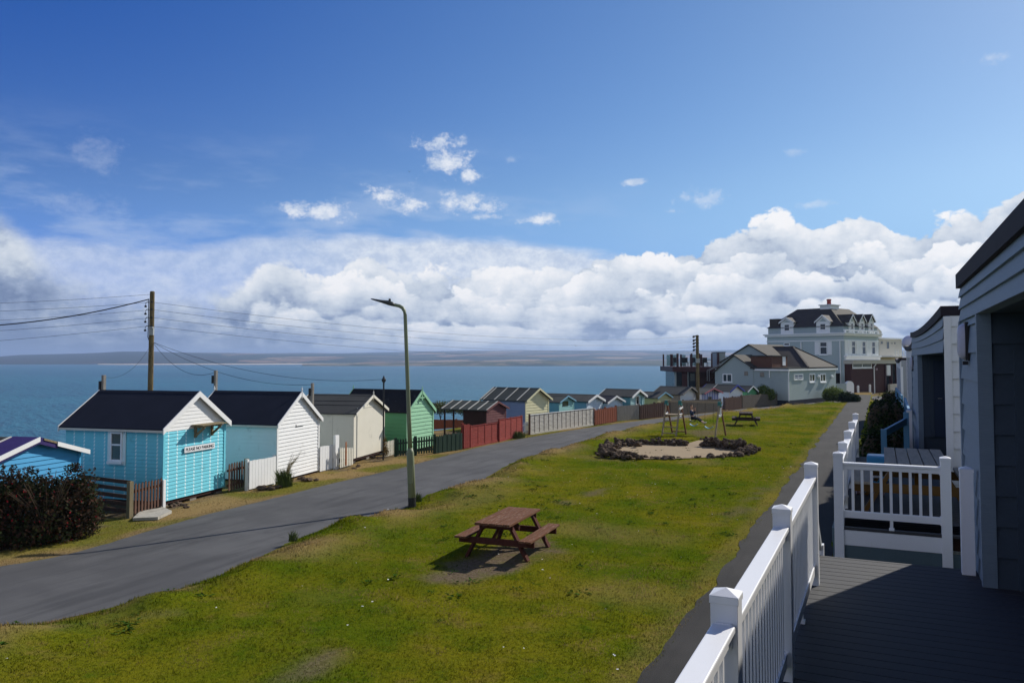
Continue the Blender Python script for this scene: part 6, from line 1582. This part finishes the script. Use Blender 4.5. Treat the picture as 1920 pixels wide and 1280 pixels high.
    for u in (1475.5, 1543):
        c = face_t(O, e2, u, 7); w = 1.75; z0 = zc+.252; dormer((.1,c+w/2,0), (0,-1,0), (-1,0,0), w, z0, Z(0,c,603 if u > 1500 else 604.5), Z(0,c,592.5 if u > 1500 else 597))
    for u in (1598, 1617, 1634.5):
        c = face_t(O, e1, u, 7); w = 1.45; dormer((c-w/2,.1,0), (1,0,0), (0,-1,0), w, zc+.252, Z(c,0,602), Z(c,0,591))
    # left face window with shutters
    a, c = face_t(O, e2, 1537, 5), face_t(O, e2, 1552, 5); z0, z1 = Z(0,c,665), Z(0,c,640)
    window(t, (-.001,a,z0), (0,-1,0), (-1,0,0), a-c, z1-z0, M['render_white'], ((0,0,1,.6),(0,.6,1,1)), glass=M['glass'], fw=.12)
    for ua, ub in ((1528,1536.5),(1552.5,1560)):
        p, q = face_t(O, e2, ua, 5), face_t(O, e2, ub, 5); b = MB(); b.b2((-.06,q,z0),(-.004,p,z1)); b.build('shutter', M['render_white'], t)
    a, c = face_t(O, e2, 1470, 5), face_t(O, e2, 1481, 5); z0b, z1b = Z(0,c,648), Z(0,c,642.5); window(t, (-.001,a,z0b), (0,-1,0), (-1,0,0), a-c, z1b-z0b, M['render_white'], glass=M['glass'], fw=.08)
    # white first floor panels and windows on the right face
    zl, zh = Z(2,0,666), Z(2,0,637); b = MB(); b.b2((.15,-.07,zl),(L1-.15,-.004,zh)); b.build('front_panel', M['render_white'], t)
    b = MB(); b.b2((-.1,-.35,zl-.22),(L1+.1,-.003,zl-.001)); b.b2((.05,-.22,zl-.55),(L1,-.003,zl-.221)); b.build('ledge', M['render_white'], t)
    for u in (1599, 1618.5, 1636.5):
        c = face_t(O, e1, u, 5); w = .95; window(t, (c-w/2,-.071,zl+.1), (1,0,0), (0,-1,0), w, (zh-zl)*.88, M['render_white'], ((0,0,1,.6),(0,.6,1,1)), glass=M['glass'], fw=.1)
        for s in (-1, 1): b = MB(); x = c+s*1.0; b.b2((x-.28,-.13,zl+.05),(x+.28,-.072,zh-.05)); b.build('shutter', M['render_blue'] if False else M['render_white'], t)
    for u in (1576, 1503): c = face_t(O, e2, u, 5); b = MB(); b.tube([(-.12,c,zc-.8),(-.12,c,.2)], .07, 8); b.build('downpipe', M['render_white'], t)
    # brick ground floor bay with flat roof
    zt = Z(1,-.8,677); b = MB(); b.b2((.05,-.8,-.2),(L1-.3,-.0,zt-.32)); by = b.build('brick_bay', M['brick'], t)
    Oq = O+e2*-.8; a, c = face_t(Oq, e1, 1598, 3), face_t(Oq, e1, 1634, 3); z0, z1 = Z(a,-.8,690), Z(a,-.8,680)
    window(by, (a,-.801,z0), (1,0,0), (0,-1,0), c-a, z1-z0, M['render_white'], ((0,0,.5,1),(.5,0,1,1)), glass=M['glass_pale'], fw=.12)
    b = MB(); b.b2((-.2,-1.2,zt-.319),(L1+5.5,.0,zt)); b.b2((-.25,-1.25,zt+.001),(L1+5.55,-.01,zt+.1)); b.build('flat_roof', M['beige'], by)
    b = MB(); x = face_t(Oq, e1, 1637, 2); b.tube([(x+.5,-.95,zt-.35),(x,-.95,zt-.7),(x,-.95,0)], .07, 8); b.build('downpipe', M['render_white'], by)
    xs = face_t(Oq, e1, 1644, 2); b = MB(); b.b2((xs-.35,-.88,Z(xs,-.8,694)),(xs+.1,-.802,Z(xs,-.8,690))); b.build('wall_plaque', M['plastic_pink'], by)
    # glazed cafe front at the right of the bay
    xc = face_t(Oq, e1, 1648, 2); b = MB(); b.b2((L1-.28,-.6,-.2),(L1+5.2,-.3,zt-.33)); b.build('cafe_glass', M['glass'], by)
    for k in range(4): b = MB(); x = L1-.2+k*1.7; b.b2((x-.12,-.95,-.2),(x+.12,-.61,zt-.33)); b.build('cafe_column', M['maroon'], by)
    b = MB(); b.b2((L1-.1,-1.1,zt-3.3+1.5),(L1+.8,-.97,zt-.5)); b.build('white_blind', M['render_white'], by)
    b = MB(); b.b2((L1-.25,-1.5,-.1),(L1+5,-1.2,1.0)); b.build('cafe_dwarf_wall', M['beige'], by)
hotel()
def beige_block():
    t, O, e1, e2 = frame('apartment_building', 'beige flat roofed building with balcony right of the hotel', 'building', (1648-CX)/F_PX*112, 112, 48)
    Z = lambda v: zat(O, v); L = face_t(O, e1, 1691, 6)
    b = MB(); b.b2((0,0,-.3),(L,7,Z(635))); b.build('wall', M['beige'], t)
    b = MB(); b.b2((-.2,-.2,Z(635)+.001),(L+.3,7,Z(632.5))); b.build('flat_roof', M['render_white'], t)
    for u0, u1, v0, v1 in ((1651,1655,645,639),(1662,1667,654,639.5),(1671,1673,645,640),(1676,1679,645,640)):
        a, c = face_t(O, e1, u0, 6), face_t(O, e1, u1, 6); window(t, (a,-.001,Z(v0)), (1,0,0), (0,-1,0), c-a, Z(v1)-Z(v0), M['beige'], glass=M['glass'], fw=.06, sill=False)
    b = MB(); b.b2((-.5,-2.4,Z(669)),(L,-.02,Z(667.5))); fl = b.build('balcony', M['render_white'], t)
    b = MB()
    for z in (Z(656.5), Z(660), Z(664)): b.bar((-.4,-2.35,z),(L,-2.35,z),.05,.06)
    for i in range(9): x = -.4+i*L/8.; b.b2((x-.03,-2.38,Z(667.5)),(x+.03,-2.32,Z(656.5)))
    b.build('balcony_rail', M['render_white'], fl)
    # curved roof block behind
    x0, x1 = -2.4, face_t(O, e1, 1669, 8); b = MB(); pr = [(x0,0,Z(632)),(x1,0,Z(632))]+[(x0+(x1-x0)*(1-.5*i/6), 0, Z(632)+(Z(609)-Z(632))*math.sin(PI/2*(.35+.65*i/6))) for i in range(7)]+[(x0,0,Z(609))]
    b.ext([(p[0],1.2,p[2]) for p in pr], (0,6,0)); b.build('curved_roof_block', M['beige'], t)
    b = MB(); b.b2((x0-.2,1.0,Z(609)+.001),(x0+(x1-x0)*.5,7.2,Z(608))); b.build('roof_edge', M['felt_grey'], t)
beige_block()
def garden_wall():
    p0, p1 = at(1566, 741, 0), at(1601, 739.5, 0); d = p1-p0; L = d.length; t = thing('garden_wall', 'white garden wall with rounded end beside the rounded shrub', 'wall', p0, math.atan2(d.y, d.x))
    h1 = zat(p0, 719); h2 = zat(p1, 714); b = MB(); b.b2((0,0,-.2),(L*.6,.25,h1)); b.build('panel', M['render_blue'], t)
    pr = [(L*.6+.01,-.03,-.2),(L,-.03,-.2)]+[(L*.8+L*.2*math.cos(a), -.03, h2-.5+.5*math.sin(a)) for a in [math.radians(k) for k in range(0,181,20)]]
    b = MB(); b.ext(pr, (0,.32,0)); b.build('rounded_end', M['render_white'], t)
    p0 = col(1567, 94, 0); p1 = col(1603, 100, 0); d = p1-p0; b = MB(); b.b2((0,0,-.2),(d.length,.2,zat(p0,700))); o = b.build('screen_wall', bare_wood('black_brown_boarding', (.016,.011,.010), axis=0, spec=.02), loc=p0, rz=math.atan2(d.y, d.x)); tag(o, 'dark brown board screen between the bungalow and the brick bay', 'wall')
    for u, v0, v1, nm in ((1609,739,722.5,'left'),(1631,738,720.5,'right')):
        P = at(u, v0, 0); b = MB(); h_ = zat(P, v1); b.lathe((0,0,0), [(.13,0),(.13,h_*.8),(.15,h_*.82),(.15,h_*.86),(.12,h_*.9),(.10,h_)], 10); o = b.build('bollard', M['white'], loc=P); tag(o, '%s white bollard of the pair at the end of the path' % nm, 'bollard', 'white bollards at the end of the path')
    a, c = at(1604,741.5,0), at(1636,739.5,0); b = MB(); b.bar((a.x,a.y,.06),(c.x,c.y,.06),.3,.14); o = b.build('kerb', M['concrete']); tag(o, kind='structure')
garden_wall()
def glass_terrace():
    d0 = 84.0; t = thing('terrace_building', 'dark maroon cafe terrace with glass screens above the sea', 'building', col(1265, d0, 0), YAW)
    O = col(1265, d0, 3); k = F_PX/d0; X = lambda u: (u-1265)/k; Z = lambda v: zat(O, v)
    zf0, zf1 = Z(697), Z(687.5); w = X(1366)
    b = MB(); b.b2((-.2,0,zf0),(w,7,zf1)); b.build('floor_slab', M['maroon'], t)
    for i, (ua, ub) in enumerate(((1266,1268.5),(1270,1273.5),(1281,1286),(1297,1299.5),(1301,1304),(1312,1314),(1321,1324.5),(1335,1337),(1342,1345.5),(1346.5,1348.5))):
        y = .1 if i % 2 else 6.6; b = MB(); b.b2((X(ua),y,zf1),(X(ub),y+.22,Z(662.5 if i % 2 else 663.5))); b.build('post', M['maroon'], t)
    for ua, ub in ((1273.6,1280.9),(1286.1,1296.9),(1304.1,1311.9),(1324.6,1334.9),(1337.1,1341.9)):
        b = MB(); b.b2((X(ua),6.68,zf1+.05),(X(ub),6.71,Z(664.5))); b.build('glass_screen', M['teal_glass'], t)
    b = MB(); b.b2((X(1269),.6,-5),(X(1281),6,zf0)); b.b2((X(1293),.6,-5),(X(1306),6,zf0)); b.build('window_bay', M['glass'], t)
    for ua, ub in ((1267,1270),(1281,1291),(1291.3,1292.6)):
        b = MB(); b.b2((X(ua),.4,-5),(X(ub),.9,zf0)); b.build('pier', M['maroon'] if ub-ua > 4 else M['render_blue'], t)
    b = MB(); b.b2((X(1296),.3,Z(714)),(X(1304),.59,Z(700))); b.build('window', M['glass_pale'], t)
    b = MB(); b.b2((X(1307),.8,-5),(w,6,zf0)); b.build('lower_wall', M['umber'], t)
    # stair up to the terrace
    s = MB()
    for i in range(11): f = i/10; s.b2((X(1326)+f*2.6,-.9,Z(714)+(zf1-Z(714))*f-.05),(X(1326)+f*2.6+.32,-.05,Z(714)+(zf1-Z(714))*f)); 
    s.build('stair', M['metal_dark'], t)
    s = MB()
    for y in (-.92,-.05): s.bar((X(1326),y,Z(712)+1.0),(X(1326)+2.8,y,zf1+1.0),.05,.05); s.bar((X(1326)+2.8,y,zf1+1.0),(X(1356),y,Z(669)),.05,.05); s.bar((X(1326),y,Z(714)),(X(1326),y,Z(712)+1),.05,.05)
    s.build('stair_rail', M['galv'], t)
    b = MB(); b.b2((X(1362),3,zf1),(X(1375),6,Z(660))); b.build('stair_head', M['render_blue'], t); b = MB(); b.b2((X(1361),2.9,Z(660)+.001),(X(1376),6.1,Z(659))); b.build('stair_head_roof', M['felt_navy'], t)
    b = MB(); b.b2((X(1359),2.7,zf1),(X(1362)-.01,3.2,Z(661))); b.build('post', M['maroon'], t)
    for i, u in enumerate((1275.5, 1290, 1294.5, 1309, 1332)):
        c = thing('terrace_chair', 'one of the dark chairs on the glass screened terrace', 'chair', O-Vector((0,0,O.z))+Vector((RX,RY,0))*X(u)+Vector((FX,FY,0))*2.2+Vector((0,0,zf1)), YAW, 'chairs on the terrace')
        b = MB(); b.b2((-.25,-.25,.42),(.25,.25,.48)); b.build('seat', M['metal_dark'], c); b = MB(); b.b2((-.25,.2,.48),(.25,.25,.98)); b.build('backrest', M['metal_dark'], c)
        for x in (-.22,.22):
            for y in (-.22,.22): b = MB(); b.b2((x-.02,y-.02,0),(x+.02,y+.02,.42)); b.build('leg', M['metal_dark'], c)
    c = thing('terrace_table', 'dark terrace table with a folded white paper', 'table', O-Vector((0,0,O.z))+Vector((RX,RY,0))*X(1322)+Vector((FX,FY,0))*.9+Vector((0,0,zf1)), YAW)
    b = MB(); b.b2((-.75,-.4,.70),(.75,.4,.75)); b.build('table_top', M['metal_dark'], c); b = MB(); b.b2((-.05,-.05,0),(.05,.05,.70)); b.build('leg', M['metal_dark'], c)
glass_terrace()
# ------------------------------------------------------------------ birds
def gull(label, u, v, d, s, m, tilt):
    P = col(u, d, 5); z = zat(P, v); t = thing('seagull', label, 'bird', (P.x, P.y, z), YAW+.5)
    b = MB(); b.lathe((0,0,0), [(.01,-.5),(.09,-.3),(.13,0),(.1,.25),(.03,.42)], 8); o = b.build('body', m, t); o.rotation_euler = (PI/2,0,0); o.scale = (s,s,s)
    for sg in (-1, 1):
        b = MB(); b.ext([(sg*.08*s,.16*s,0),(sg*.08*s,-.16*s,0),(sg*.6*s,-.1*s,.22*s),(sg*.6*s,.14*s,.22*s)], (0,0,.025*s)); b.ext([(sg*.6*s,.14*s,.22*s),(sg*.6*s,-.1*s,.22*s),(sg*1.15*s,-.22*s,.1*s)], (0,0,.02*s)); w = b.build('wing', m, t); w.rotation_euler.y = tilt
gull('pale gull gliding low over the bay', 1080, 648, 150, .5, M['gull'], .15)
gull('dark bird flying left of the small clouds', 766, 322, 160, .45, M['bird_dark'], -.2)
# ------------------------------------------------------------------ air
def haze():
    m = bpy.data.materials.new('sea_air'); m.use_nodes = True; t = NT(m.node_tree); t.n.remove(t.n['Principled BSDF'])
    v = t.new('ShaderNodeVolumePrincipled'); v.inputs['Color'].default_value = (.46,.63,.95,1); v.inputs['Density'].default_value = HAZE
    v.inputs['Anisotropy'].default_value = .2
    t.l.new(v.outputs[0], t.n['Material Output'].inputs['Volume'])
    b = MB(); b.b2((-9000,-9000,-24),(9000,9000,95)); o = b.build('haze', m); tag(o, kind='stuff', label='thin blue sea air over the bay', cat='haze')
HAZE = 1.65e-4
haze()
